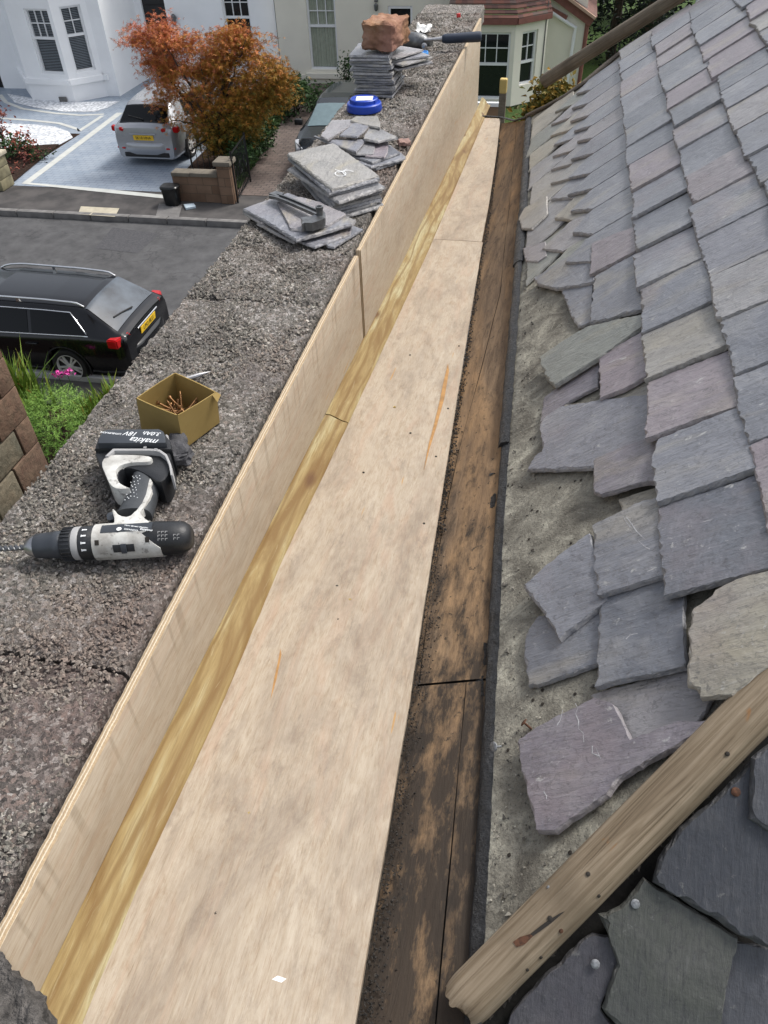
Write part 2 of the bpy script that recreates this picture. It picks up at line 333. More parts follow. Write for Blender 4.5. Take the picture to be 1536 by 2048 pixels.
k = NT('pavement', .9, .25); v = k.co(); c = k.ramp(k.noise(v, 2.4, 5), [(.35, (.05, .048, .048)), (.65, (.092, .086, .083))]); c = k.mix(k.ramp(k.noise(v, 60, 4), [(.6, 0), (.75, .4)]), c, (.17, .165, .16)); k.col(c); M['pave'] = k.m
M['kerb'] = plain('kerb_stone', (.15, .145, .14), .85, var=.3, scale=5, bump=.3)
M['flag'] = plain('pale_flagstone', (.42, .38, .29), .8, var=.15, scale=6)
k = NT('blue_block_paving', .6, .35); v = k.co()
br = k.n("ShaderNodeTexBrick"); k.l(v, br.inputs[0]); br.inputs['Scale'].default_value = 1.0
br.inputs['Brick Width'].default_value = .22; br.inputs['Row Height'].default_value = .15; br.inputs['Mortar Size'].default_value = .008
br.inputs['Color1'].default_value = (.235, .285, .35, 1); br.inputs['Color2'].default_value = (.285, .33, .39, 1); br.inputs['Mortar'].default_value = (.15, .18, .22, 1)
c = k.mix(k.ramp(k.noise(v, 1.6, 4), [(.4, 0), (.7, .5)]), br.outputs[0], (.36, .4, .45)); k.col(c); M['paver'] = k.m
k = NT('brown_block_paving', .8, .3); v = k.co()
br = k.n("ShaderNodeTexBrick"); k.l(v, br.inputs[0]); br.inputs['Scale'].default_value = 1.0
br.inputs['Brick Width'].default_value = .2; br.inputs['Row Height'].default_value = .12; br.inputs['Mortar Size'].default_value = .01
br.inputs['Color1'].default_value = (.105, .083, .073, 1); br.inputs['Color2'].default_value = (.155, .125, .11, 1); br.inputs['Mortar'].default_value = (.05, .043, .04, 1)
c = k.mix(k.ramp(k.noise(v, 2.2, 4), [(.4, 0), (.7, .45)]), br.outputs[0], (.2, .15, .13)); k.col(c); M['brown_paver'] = k.m
M['white_line'] = plain('white_border_paver', (.52, .53, .5), .7, var=.08, scale=5)
k = NT('white_gravel', .7, .35); v = k.co(); c = k.ramp(k.voro(v, 15, out='Color'), [(.2, (.48, .5, .53)), (.8, (.84, .86, .88))]); k.col(k.mix(k.ramp(k.voro(v, 15), [(.45, 0), (.8, .6)]), c, (.26, .28, .31))); k.bump(k.voro(v, 15), -1, .05); M['gravel'] = k.m
k = NT('soil', .95, .1); v = k.co(); c = k.ramp(k.noise(v, 9, 6, .75), [(.35, (.016, .012, .010)), (.6, (.055, .034, .026)), (.75, (.12, .07, .03))]); k.col(c); k.bump(k.noise(v, 18, 5), 1, .06); M['soil'] = k.m
k = NT('lawn', .9, .2); v = k.co(); k.col(k.ramp(k.noise(v, 14, 6, .7), [(.3, (.025, .05, .012)), (.7, (.09, .15, .035))])); k.bump(k.noise(v, 60, 4), 1, .04); M['lawn'] = k.m
GP = G+.12
sheet('ground', [(-300, -300), (300, -300), (300, 300), (-300, 300)], G-.03, M['lawn'])
sheet('road', [(-70, 9.3), (50, 9.3), (50, 15.62), (-70, 15.62)], G, M['asphalt'])
pp = [hz(*p, G) for p in [(225, 455), (320, 468), (275, 507), (190, 497)]]; sheet('road_patch', [(p[0], p[1]) for p in pp], G+.004, M['patch'])
sheet('pavement', [(-70, 15.6), (50, 15.6), (50, 17.3), (-70, 17.3)], GP-.002, M['pave'])
for i, x in enumerate(np.arange(-21, 3, .915)):
    tag(MB().box((x+.455, 15.55, G+.05), (.9, .15, .155), bev=.012).build('kerb', M['kerb'], origin=(x, 15.55, G), smooth=40), kind='structure')
for nm, pl, mt in (('paving_slab', [(162, 413), (239, 417), (230, 434), (156, 429)], 'flag'), ('paving_slab', [(318, 408), (365, 409), (358, 434), (312, 432)], 'kerb')):
    q = [hz(*p, GP) for p in pl]; sheet(nm, [(p[0], p[1]) for p in q], GP+.006, M[mt])
XL = -13.15
sheet('garden_soil', [(-26, 17.28), (XL+.02, 17.28), (XL+.02, 22), (-26, 22)], GP, M['soil'])
sheet('driveway', [(XL, 17.0), (-8.72, 17.0), (-8.85, 19.2), (-9.2, 27.1), (-13.75, 27.1), (-13.75, 24.7), (-13.8, 25.6), (-26, 25.6), (-26, 21), (XL, 21)], GP+.004, M['paver'])
def strip(name, pts, wd, z, mat):
    mb = MB(); L, Rr = [], []
    for i, p in enumerate(pts):
        a = Vector(pts[max(i-1, 0)]); b = Vector(pts[min(i+1, len(pts)-1)]); t = (b-a).normalized(); nrm = Vector((-t.y, t.x))
        L.append((*(Vector(p)+nrm*wd/2), z)); Rr.append((*(Vector(p)-nrm*wd/2), z))
    mb.grid([L, Rr], flip=True); return tag(mb.build(name, mat), kind='structure')
def gpx(pts, z): return [tuple(hz(*p, z)[:2]) for p in pts]
strip('driveway_border', gpx([(348, 396), (200, 381), (52, 367), (240, 226)], GP), .2, GP+.009, M['white_line'])
strip('driveway_border', gpx([(0, 237), (60, 241), (118, 247), (150, 257), (158, 263), (205, 232)], GP), .13, GP+.010, M['white_line'])
strip('driveway_border', gpx([(0, 190), (12, 205), (45, 218), (110, 227), (160, 231), (208, 229)], GP), .13, GP+.010, M['white_line'])
q = gpx([(0, 247), (60, 249), (110, 254), (138, 264), (146, 276), (118, 291), (95, 292), (0, 300)], GP); sheet('white_gravel', q, GP+.012, M['gravel'])
q = gpx([(14, 188), (30, 206), (70, 216), (130, 224), (190, 224), (215, 216), (240, 203), (150, 205), (70, 198)], GP); sheet('white_gravel', q, GP+.012, M['gravel'])
q = gpx([(0, 298), (95, 291), (120, 290), (28, 366), (0, 372)], GP); sheet('flower_bed', q, GP+.03, M['soil'])
sheet('flower_bed', [(-8.85, 17.2), (-7.35, 17.2), (-7.55, 20), (-7.95, 24), (-8.1, 26.7), (-9.2, 26.7), (-9.0, 19.2)], GP+.02, M['soil'])
sheet('grass_strip', [(-7.7, 17.4), (-7.15, 17.4), (-7.5, 20), (-7.9, 24.5), (-8.6, 24.5), (-8.3, 20)], GP+.03, M['lawn'])
sheet('path', [(-7.15, 17.02), (-4.2, 17.02), (-4.4, 26.7), (-8.0, 26.7), (-7.85, 23.4), (-7.4, 19.5)], GP+.006, M['brown_paver'])
sheet('front_pavement', [(-70, 8.55), (50, 8.55), (50, 9.3), (-70, 9.3)], G+.06, M['pave'])
sheet('front_garden', [(-30, 2), (4, 2), (4, 8.55), (-30, 8.55)], G+.02, M['soil'])
kb = [hz(0, 726, G+.14), hz(260, 771, G+.14)]
tag(MB().box((-8, 9.26, G+.05), (24, .1, .2), bev=.01).build('kerb', plain('pale_kerb', (.4, .4, .4), .8), origin=(-8, 9.26, G)), kind='structure')

# ------------------------------------------------------------------ parapet wall
def fbm(p, o=4): return noise.fractal(p, 1.0, 2.0, o)
wall = thing('parapet_wall', 'rough grey stone parapet running beside the new plywood gutter', 'wall', (-.6, 2, G))
def wo(mb, name, mat, **k): return mb.build(name, mat, wall, origin=(-.6, 2, G), **k)
wo(MB().box((-.606, 2.15, (G-.07)/2), (.30, 4.86, -G-.07)), 'masonry', M['mortar'])
XA, XB = -.768, -.452
M['coping_red'] = M['coping'].copy()
for n_ in M['coping_red'].node_tree.nodes:
    if n_.type == 'VALTORGB' and len(n_.color_ramp.elements) == 6:
        for e_, c_ in zip(n_.color_ramp.elements, [(.085, .075, .07), (.155, .136, .124), (.23, .195, .178), (.285, .215, .185), (.34, .30, .275), (.52, .475, .44)]): e_.color = (*c_, 1)
    if n_.type == 'VALTORGB' and n_.color_ramp.elements[1].color[0] < .36 and n_.color_ramp.elements[0].position > .5: n_.color_ramp.elements[1].color = (.6, .6, .6, 1)
def coping(y0, y1, sk0, sk1, seed, mat='coping'):
    ys = []; y = y0
    while y < y1: ys.append(y); y += (.0035 if y < .9 else .0045 if y < 1.6 else .008 if y < 3 else .011)
    ys.append(y1)
    sec = [(0, -.075), (0, -.05), (0, -.03), (0, -.014), (.002, -.005), (.006, 0)]
    W = XB-XA; xs = list(np.linspace(.010, W-.010, 92)); prof = sec+[(x, 0) for x in xs]+[(W-a, b) for a, b in reversed(sec)]
    P = []
    for j, y in enumerate(ys):
        fy = (y-y0)/(y1-y0); row = []
        for i, (x, z) in enumerate(prof):
            yy = y+(sk0*(1-fy)+sk1*fy)*(x/W-.5)
            q = Vector((XA+x, yy, z)); e = min(y-y0, y1-y); drop = -.0035*math.exp(-e/.010)
            d = noise.voronoi(q*130+Vector((seed, 0, 0))+noise.noise_vector(q*60)*.8)[0]
            peb = (1-min(1, d[0]*1.25))
            lf = fbm(q*9+Vector((seed, 3, 0)), 3)*.0055+fbm(q*34, 3)*.0032
            ed = fbm(Vector((seed, yy*14, 2)), 4)*.007
            if z < -.001 or x <= .006 or x >= W-.006:
                side = -1 if x < W/2 else 1
                q.x += side*(peb*.003-.002)+side*ed*.7; q.z += (lf+drop)*(1 if z > -.02 else .3)
            else:
                q.z += peb*.0052-.0032+lf+drop+.0016*noise.noise(q*190)
                q.x += ed*.7*(1-min(1, min(x, W-x)/.02))*(-1 if x < W/2 else 1)
            row.append(q[:])
        P.append(row)
    mb = MB(); mb.grid(P, flip=False)
    n = len(prof)
    mb.f += [tuple(range(n-1, -1, -1)), tuple((len(ys)-1)*n+i for i in range(n))]
    return wo(mb, 'coping_stone', M[mat], smooth=60)
k = NT('exposed_aggregate', .88, .3); v = k.co()
c = k.ramp(k.attr(), [(0, (.10, .093, .078)), (.25, (.195, .183, .156)), (.5, (.27, .254, .22)), (.68, (.315, .262, .22)), (.85, (.39, .368, .32)), (1, (.57, .535, .475))])
c = k.mix(k.ramp(k.noise(v, 260, 4, .7), [(.35, .6), (.55, 0)]), c, (.07, .065, .062)); c = k.mix(k.ramp(k.noise(v, 5, 5, .6), [(.36, .45), (.55, 0)]), c, (.085, .078, .074)); c = k.mix(k.ramp(k.noise(v, 2.4, 4), [(.5, 0), (.68, .4)]), c, (.25, .165, .135))
k.col(c); k.bump(k.noise(v, 420, 4, .7), .6, .003); M['aggregate'] = k.m
def aggregate(n, ya, yb, smin, smax, seed):
    rg = np.random.default_rng(seed); mb = MB(); base = np.array([(1, 0, 0), (-1, 0, 0), (0, 1, 0), (0, -1, 0), (0, 0, 1), (0, 0, -1)], float)
    F8 = np.array([(0, 2, 4), (2, 1, 4), (1, 3, 4), (3, 0, 4), (2, 0, 5), (1, 2, 5), (3, 1, 5), (0, 3, 5)])
    xs = rg.uniform(XA+.004, XB-.004, n); ys = rg.uniform(ya, yb, n); V, Fs, Rn = [], [], []
    for i in range(n):
        x, y = xs[i], ys[i]; den = noise.noise(Vector((x*11, y*11, seed)))
        if den < -.25 and rg.random() < .75: continue
        sz = rg.uniform(smin, smax); b = base*(rg.uniform(.55, 1.25, (6, 1)))*sz*np.array([1.0, rg.uniform(.6, 1.0), .62]); b += rg.normal(0, .12*sz, (6, 3))
        a1 = rg.uniform(0, 6.28); c_, s_ = math.cos(a1), math.sin(a1); tl = rg.normal(0, .35); b = b @ np.array([[c_, s_, 0], [-s_, c_, 0], [0, 0, 1]]); b[:, 2] += b[:, 0]*tl
        lf = fbm(Vector((x, y, 0))*9, 2)*.004; o = len(V)*1
        V += [(p[0]+x, p[1]+y, p[2]+lf+rg.normal(-.0005, .0009)) for p in b]; Fs += [tuple(int(q)+o for q in f) for f in F8]; Rn += [float(np.clip(rg.normal(.48, .24), 0, 1))]*6
    mb.v, mb.f, mb.r = V, Fs, Rn; ob = wo(mb, 'aggregate', M['aggregate']); ob['kind'] = 'stuff'
aggregate(21000, .0, 1.15, .0017, .0043, 1); aggregate(12000, 1.15, 2.4, .0025, .005, 2); aggregate(8000, 2.4, 4.6, .004, .007, 3)
J1 = [hz(0, 1352)[1], hz(228, 1398)[1]]; J2 = [hz(390, 590)[1], hz(610, 606)[1]]
yA = sum(J1)/2+.04; skA = (J1[1]-J1[0])*.9; yB = sum(J2)/2; skB = (J2[1]-J2[0])
coping(-.35, yA-.002, 0, skA, 1.0, 'coping_red'); coping(yA+.002, yB-.0015, skA, skB, 5.0); coping(yB+.0015, hz(900, 8)[1], skB, 0, 9.0)
# rough stone at the near end, just inside the frame
q = [hz(*p, .05) for p in [(-60, 1875), (0, 1912), (34, 1950), (54, 1974), (74, 2008), (88, 2036), (104, 2080), (10, 2160), (-150, 2100)]]
bm = bmesh.new(); vs = [bm.verts.new((p[0], p[1], .05)) for p in q]; f = bm.faces.new(vs); ex = bmesh.ops.extrude_face_region(bm, geom=[f])
for e in ex['geom']:
    if isinstance(e, bmesh.types.BMVert): e.co.z = .006
bmesh.ops.recalc_face_normals(bm, faces=bm.faces); bmesh.ops.triangulate(bm, faces=bm.faces)
for _ in range(4): bmesh.ops.subdivide_edges(bm, edges=[e for e in bm.edges if e.calc_length() > .004], cuts=1, use_grid_fill=True)
bmesh.ops.triangulate(bm, faces=bm.faces)
for v_ in bm.verts:
    d_ = Vector((fbm(v_.co*60), fbm(v_.co*60+Vector((9, 0, 0))), fbm(v_.co*60+Vector((0, 9, 0)))))*.005
    v_.co += d_; v_.co.z = max(v_.co.z, .005)
me = bpy.data.meshes.new('rough_stone'); bm.to_mesh(me); bm.free(); me.materials.append(plain('dark_rough_stone', (.085, .078, .072), .95, var=.6, scale=90, bump=1.0, bscale=240)); me.shade_smooth()
st_ = bpy.data.objects.new('rough_stone', me); COL.objects.link(st_); tag(st_, 'dark rough lump of stone at the near end of the plywood upstand', 'stone')

# ------------------------------------------------------------------ gutter of new timber
def SZ(y): return -.115-.07*y
RE1 = [(onp[0], onp[1]) for onp in [onplane(x, y, (0, .07, 1), -.115) for x, y in [(965.5, 484), (946, 600), (920, 760), (882, 1000), (850, 1200), (819, 1400), (786, 1600), (760, 1750), (713, 2030)]]]
RE2 = [(o[0], o[1]) for o in [onplane(x, y, (0, .07, 1), -.115) for x, y in [(1001, 237), (992.5, 310), (978.6, 403), (963, 484)]]]
def rint(pts, y):
    pts = sorted(pts, key=lambda p: p[1]); return float(np.interp(y, [p[1] for p in pts], [p[0] for p in pts])) if y >= pts[0][1] else pts[0][0]+(pts[1][0]-pts[0][0])/(pts[1][1]-pts[0][1])*(y-pts[0][1])
XI = -.428
def sole(name, y0, y1, RE, label):
    ys = np.linspace(y0, y1, 60); mb = MB(); T = .014; rows = []
    for y in ys:
        xr = rint(RE, y)+.0012*fbm(Vector((y*30, 1, 0)), 3); z = SZ(y); wv = .0012*math.sin(y*3.1)
        rows.append([(-.426, y, z), (-.426+(xr+.426)*.25, y, z+wv), (-.426+(xr+.426)*.5, y, z+wv*.7), (-.426+(xr+.426)*.75, y, z+wv), (xr, y, z), (xr, y, z-T), (-.426, y, z-T)])
    mb.grid(rows); n = 7; mb.f += [tuple(range(n)), tuple((59)*n+i for i in range(n-1, -1, -1))]
    o = mb.build(name, M['ply'], origin=(-.3, (y0+y1)/2, SZ((y0+y1)/2)), fix=True, smooth=25); tag(o, label, 'board'); return o
YS = RE1[0][1]
b1 = sole('plywood_sole_board', -.35, YS-.0015, RE1, 'long pale plywood gutter base in the foreground with brown smudges')
b2 = sole('plywood_sole_board', YS+.0015, RE2[0][1], RE2, 'short pale plywood gutter base at the far end by the black lip')
def screws(board, pts, mat='brass', r=.0032):
    for x, y in pts:
        p = onplane(x, y, (0, .07, 1), -.115); mb = MB()
        mb.lathe([(0, r), (.0006, r*.95), (.0004, r*.5), (.0002, .0001)], 12, Matrix.Translation(p) @ Matrix.Rotation(R_(-90), 4, 'Y'))
        mb.box((p[0], p[1], p[2]+.0008), (r*1.2, .0007, .0005)); mb.box((p[0], p[1], p[2]+.0009), (.0007, r*1.2, .0005))
        mb.build('screw_head', M[mat], board, origin=board.location[:])
M['brass'] = plain('brass_screw', (.42, .31, .10), .4, .8, .2, 200); M['dark_hole'] = plain('dark_screw', (.03, .025, .02), .6, .4)
screws(b1, [(498, 1626), (789, 814), (700, 1200)]); screws(b1, [(431, 1827), (674, 1172), (727, 945), (848, 1047), (676, 1239), (918, 692), (896, 817), (821, 866), (872, 913), (820, 710)], 'dark_hole', .0024)
M['veneer'] = plain('orange_under_veneer', (.36, .19, .06), .7, var=.25, scale=60)
for pg in ([(896, 728), (898, 742), (889, 795), (874, 850), (860, 895), (848, 940), (857, 890), (868, 850), (880, 800), (888, 760)], [(561, 1298), (563, 1310), (553, 1360), (541, 1402), (548, 1360), (556, 1325)]):
    qs = [onplane(x, y, (0, .07, 1), -.115) for x, y in pg]; mb = MB(); mb.add([tuple(p+np.array([0, 0, .0012])) for p in qs]+[tuple(p-np.array([0, 0, .001])) for p in qs], [tuple(range(len(qs)))]+[(i, (i+1) % len(qs), len(qs)+(i+1) % len(qs), len(qs)+i) for i in range(len(qs))])
    mb.build('torn_veneer', M['veneer'], b1, origin=b1.location[:], fix=True)
# vertical upstand
def upstand(name, y0, y1, x0, top, label):
    ys = np.linspace(y0, y1, int((y1-y0)/.006)); mb = MB(); rows = []; T = .012
    for y in ys:
        t = top+.0014*fbm(Vector((y*55, 7, 0)), 4); e = .0009*fbm(Vector((y*90, 2, 3)), 3); zb = SZ(y)
        rows.append([(x0, y, zb), (x0+e, y, t-.0015), (x0+.0018+e, y, t), (x0+T-.0012-e, y, t), (x0+T, y, t-.0015), (x0+T, y, (t+zb)/2), (x0+T, y, zb)])
    mb.grid(rows, flip=True); n = 7; N = len(ys); mb.f += [tuple(range(n-1, -1, -1)), tuple((N-1)*n+i for i in range(n))]
    o = mb.build(name, [M['ply_v'], M['ply_edge']], origin=(x0, (y0+y1)/2, 0), fix=True, smooth=40)
    for p in o.data.polygons:
        c_ = p.center
        if c_.z > top-.004 or abs(p.normal.y) > .8: p.material_index = 1
    tag(o, label, 'board'); return o
YU = hz(704, 514)[1]
u1 = upstand('plywood_upstand', -.35, YU, -.440, .004, 'near plywood upstand lining the parapet beside the cordless drill')
u2 = upstand('plywood_upstand', YU+.012, hz(958, 42)[1], -.4368, .012, 'far plywood upstand lining the parapet beside the slate stacks')
# tilting fillets
def fillet(y0, y1, label):
    ys = np.linspace(y0, y1, 50); rows = []; mb = MB()
    FR = [(o[0], o[1]) for o in [onplane(x, y, (0, .07, 1), -.115) for x, y in [(968, 240), (858, 500), (690, 862), (565, 1120), (440, 1420), (290, 1740), (168, 2040)]]]
    for y in ys:
        xr = rint(FR, y)+.001*fbm(Vector((y*25, 4, 0)), 3); z = SZ(y); zt = float(np.interp(y, [.0, .176, .461, 1.36, 2.2, 4.56], [-.098, -.113, -.126, -.190, -.25, -.40]))
        rows.append([(XI+.0005, y, z), (XI+.0005, y, zt), (XI+.012, y, zt-.001), (xr-.012, y, z+.006), (xr-.003, y, z+.0042), (xr, y, z+.001), (xr, y, z)])
    mb.grid(rows, flip=True); n = 7; mb.f += [tuple(range(n-1, -1, -1)), tuple(49*n+i for i in range(n))]
    return tag(mb.build('tilting_fillet', M['fillet'], origin=(XI, (y0+y1)/2, SZ((y0+y1)/2)), fix=True, smooth=35), label, 'timber')
YF = onplane(668, 845, (0, .07, 1), -.115)[1]
fillet(-.35, YF-.002, 'near yellow-green timber fillet wedged between the plywood base and upstand'); fillet(YF+.002, hz(960, 200, -.4)[1]+.05, 'far brownish timber fillet with dark grain running to the gutter end')
# paper scrap, splinter
q = onplane(558, 1957, (0, .07, 1), -.115)
tag(MB().prism([(q[0]-.007, q[1]-.0025), (q[0]+.004, q[1]-.0035), (q[0]+.008, q[1]+.001), (q[0]-.002, q[1]+.002)], q[2]+.0003, q[2]+.0012).build('paper_scrap', M['paper'], origin=q), 'tiny torn white paper scrap on the near gutter board', 'paper')

# ------------------------------------------------------------------ old boarding and black strip
LD = [(1049, 236), (1039.5, 400), (1030, 532), (1017, 700), (1001, 905), (987, 1095), (973, 1380), (967, 1490), (957, 1700), (947, 1850), (936, 2060)]
LP = [onplane(x+8, y, DN, DN@P0) for x, y in LD]
LY = [p[1] for p in LP][::-1]
def lead(y):
    y_ = max(LY[0], min(LY[-1], y)); p = np.array([np.interp(y_, LY, [p[i] for p in LP][::-1]) for i in range(3)])
    return p if y >= LY[0] else np.array([p[0]+(LY[0]-y)*.03, y, p[2]+(LY[0]-y)*.02])
RE = sorted(RE1+RE2, key=lambda p: p[1])
bd = thing('old_gutter_boarding', 'stained brown old boards between the new plywood and black strip', 'boarding', (-.1, 1.5, -.2))
def bpt(f, y):
    a = np.array([rint(RE, y)+.001, y, SZ(y)-.021]); b = lead(y)+.004*DS-.012*DN; return a+(b-a)*f
def bfrac(x, y):                     # fraction across the strip seen at a pixel
    best = None
    for yy in np.linspace(-.2, 4.2, 441):
        a, b = bpt(0, yy), bpt(1, yy)
        for f in (0, 1): pass
        r = ray(x, y); n = np.cross(b-a, [0, 1, -.05]); t = (n@(a-CAMP))/(n@r); q = CAMP+t*r
        e = abs(q[1]-yy)
        if best is None or e < best[0]: best = (e, (q-a)@(b-a)/((b-a)@(b-a)), yy)
    return best[1], best[2]
def board(f0, f1, y0, y1, name='board'):
    ys = np.linspace(y0, y1, max(6, int((y1-y0)/.03))); rows = []; mb = MB()
    for y in ys:
        a0 = f0(y) if callable(f0) else f0; a1 = f1(y) if callable(f1) else f1
        rows.append([tuple(bpt(a0+(a1-a0)*t, y)+DN*.0010*fbm(Vector((y*4, t*2, f0(y) if callable(f0) else f0)), 2)) for t in np.linspace(0, 1, 8)])
    mb.grid(rows, flip=True); mb.build(name, M['sark'], bd, origin=(-.1, 1.5, -.2), smooth=60, fix=False)
ck = [bfrac(*p) for p in [(1000, 585), (960, 745), (920, 890), (897, 992), (860, 1190), (835, 1384)]]
cky = [c[1] for c in ck][::-1]; ckf = [c[0] for c in ck][::-1]
cut = bfrac(900, 1362)[1]; cut2 = bfrac(928, 902)[1]; far = RE2[0][1]-.01
fc = lambda y: float(np.interp(y, cky, ckf))
board(lambda y: fc(y)+.010, 1.0, cut+.002, far); board(0.0, lambda y: fc(y)-.0, cut+.002, cut2-.002); board(0.0, lambda y: fc(y)-.0, cut2+.001, far)
board(0.0, .625, -.3, cut-.002); board(.635, 1.0, -.3, cut-.002)
mb = MB(); mb.grid([[tuple(bpt(t, y)-.008*DN) for t in (0, .5, 1)] for y in np.linspace(-.35, far, 40)], flip=True); mb.build('gap_shade_sheet', plain('painted_gap_shade', (.008, .007, .006), .9), bd, origin=(-.1, 1.5, -.2))  # near-black sheet paints the shade inside the board gaps
# crumbs along the plywood edge
mb = MB()
for i in range(5200):
    y = -.15+random.random()**2.1*4.1; x = rint(RE, y)+.001+abs(random.gauss(0, .006 if y > .9 else .011))+(max(0, .5-y)*.02*random.random()); z = SZ(y)-.011+random.random()*.005
    s_ = random.uniform(.0006, .0026)*(1 if y < 1 else 1.4); rt = Matrix.Rotation(random.random()*3, 3, (random.random(), random.random(), 1))
    vs = [rt @ Vector(d)*s_ for d in ((1, 0, 0), (-.6, .8, 0), (-.6, -.7, .1), (0, 0, .9))]
    mb.add([(a.x+x, a.y+y, a.z+z) for a in vs], [(0, 1, 3), (1, 2, 3), (2, 0, 3), (0, 2, 1)])
tag(mb.build('gutter_debris', M['debris']), 'black crumbs and grit lying along the plywood edge', 'debris', kind='stuff')
# black strip, in lapped lengths
def lead_seg(y0, y1, lift, r, label):
    ys = np.linspace(y0, y1, max(12, int((y1-y0)/.008))); rows = []; seg = 12
    for y in ys:
        p = lead(y); row = []
        for k_ in range(seg+1):
            a = math.pi*k_/seg; rr = r*(1+.13*fbm(Vector((y*26, k_*.4, lift*100)), 3)+.12*fbm(Vector((y*110, k_*1.3, lift*100)), 3))
            row.append(tuple(p+DS*(-math.cos(a)*rr)+DN*(math.sin(a)*rr*.62+lift-.003+.001*fbm(Vector((y*9, 2, 1)), 2))))
        rows.append(row)
    mb = MB(); mb.grid(rows, flip=False); n = seg+1; mb.f += [tuple(range(n-1, -1, -1)), tuple((len(ys)-1)*n+i for i in range(n))]
    return tag(mb.build('lead_strip', M['bitumen'], origin=lead((y0+y1)/2), smooth=50, fix=True), label, 'strip')
yl = [lead(9)[1]-.02, onplane(1037, 455, DN, DN@P0)[1], onplane(1030, 530, DN, DN@P0)[1], onplane(1005, 895, DN, DN@P0)[1]]
lead_seg(yl[1], yl[0], .001, .016, 'far length of tarred black strip beside the brown boards near the gutter end')
lead_seg(yl[2]-.02, yl[1]+.03, .005, .017, 'short middle length of tarred black strip between two laps')
lead_seg(yl[3], yl[2]+.02, .006, .0125, 'middle length of tarred black strip lapping over the near one')
ls = lead_seg(-.1, yl[3]+.03, .0005, .0100, 'near length of tarred black strip with a loose nail head on it')
mb = MB()                                        # torn tar tongues and slivers on the boards
def tar(pxs, h=.003, nm='tar_flap', lab=None):
    q_ = []
    for i_ in range(len(pxs)):
        a_, b_ = pxs[i_], pxs[(i_+1) % len(pxs)]; k_ = max(2, int(math.dist(a_, b_)/5))
        for j_ in range(k_): q_.append((a_[0]+(b_[0]-a_[0])*j_/k_+random.gauss(0, 2.0), a_[1]+(b_[1]-a_[1])*j_/k_+random.gauss(0, 2.0)))
    ps = [np.array(onplane(x, y, DN, DN@P0-.0075)) for x, y in q_]; mb = MB(); n = len(ps); h = .0012
    mb.add([tuple(p) for p in ps]+[tuple(p+DN*h+DN*.0012*random.random()) for p in ps], [tuple(range(n, 2*n))]+[(i, (i+1) % n, n+(i+1) % n, n+i) for i in range(n)])
    return mb.build(nm, M['bitumen'], bd, origin=(-.1, 1.5, -.2), fix=True)
tar([(972, 1015), (990, 985), (993, 1005), (985, 1015)], .004); tar([(866, 1640), (900, 1622), (932, 1622), (930, 1640), (890, 1648), (872, 1662)]); tar([(848, 1705), (880, 1702), (915, 1695), (912, 1708), (880, 1714), (856, 1722)])
tar([(948, 1310), (962, 1280), (975, 1290), (972, 1330), (960, 1345), (945, 1335)]); tar([(938, 1395), (958, 1350), (970, 1350), (962, 1440), (945, 1432)]); tar([(930, 1480), (955, 1470), (952, 1590), (925, 1600), (915, 1570), (922, 1520)]); tar([(978, 952), (990, 945), (991, 948), (979, 956)])
tar([(925, 1660), (946, 1640), (944, 1760), (928, 1790), (918, 1740)])
# black lip at the end of the gutter
mb = MB(); e0 = RE2[0]; ye = e0[1]+.004
mb.tube([(-.42, ye+.01, SZ(ye)+.006), (e0[0]+.0, ye+.005, SZ(ye)+.004), tuple(bpt(.5, far)+np.array([0, .008, .002])), tuple(lead(9)+np.array([.0, .01, .004]))], .0075, 8, flat=.6)
tag(mb.build('gutter_lip', M['bitumen'], origin=(-.3, ye, SZ(ye)), smooth=60), 'black bitumen lip closing the far end of the gutter', 'lip')

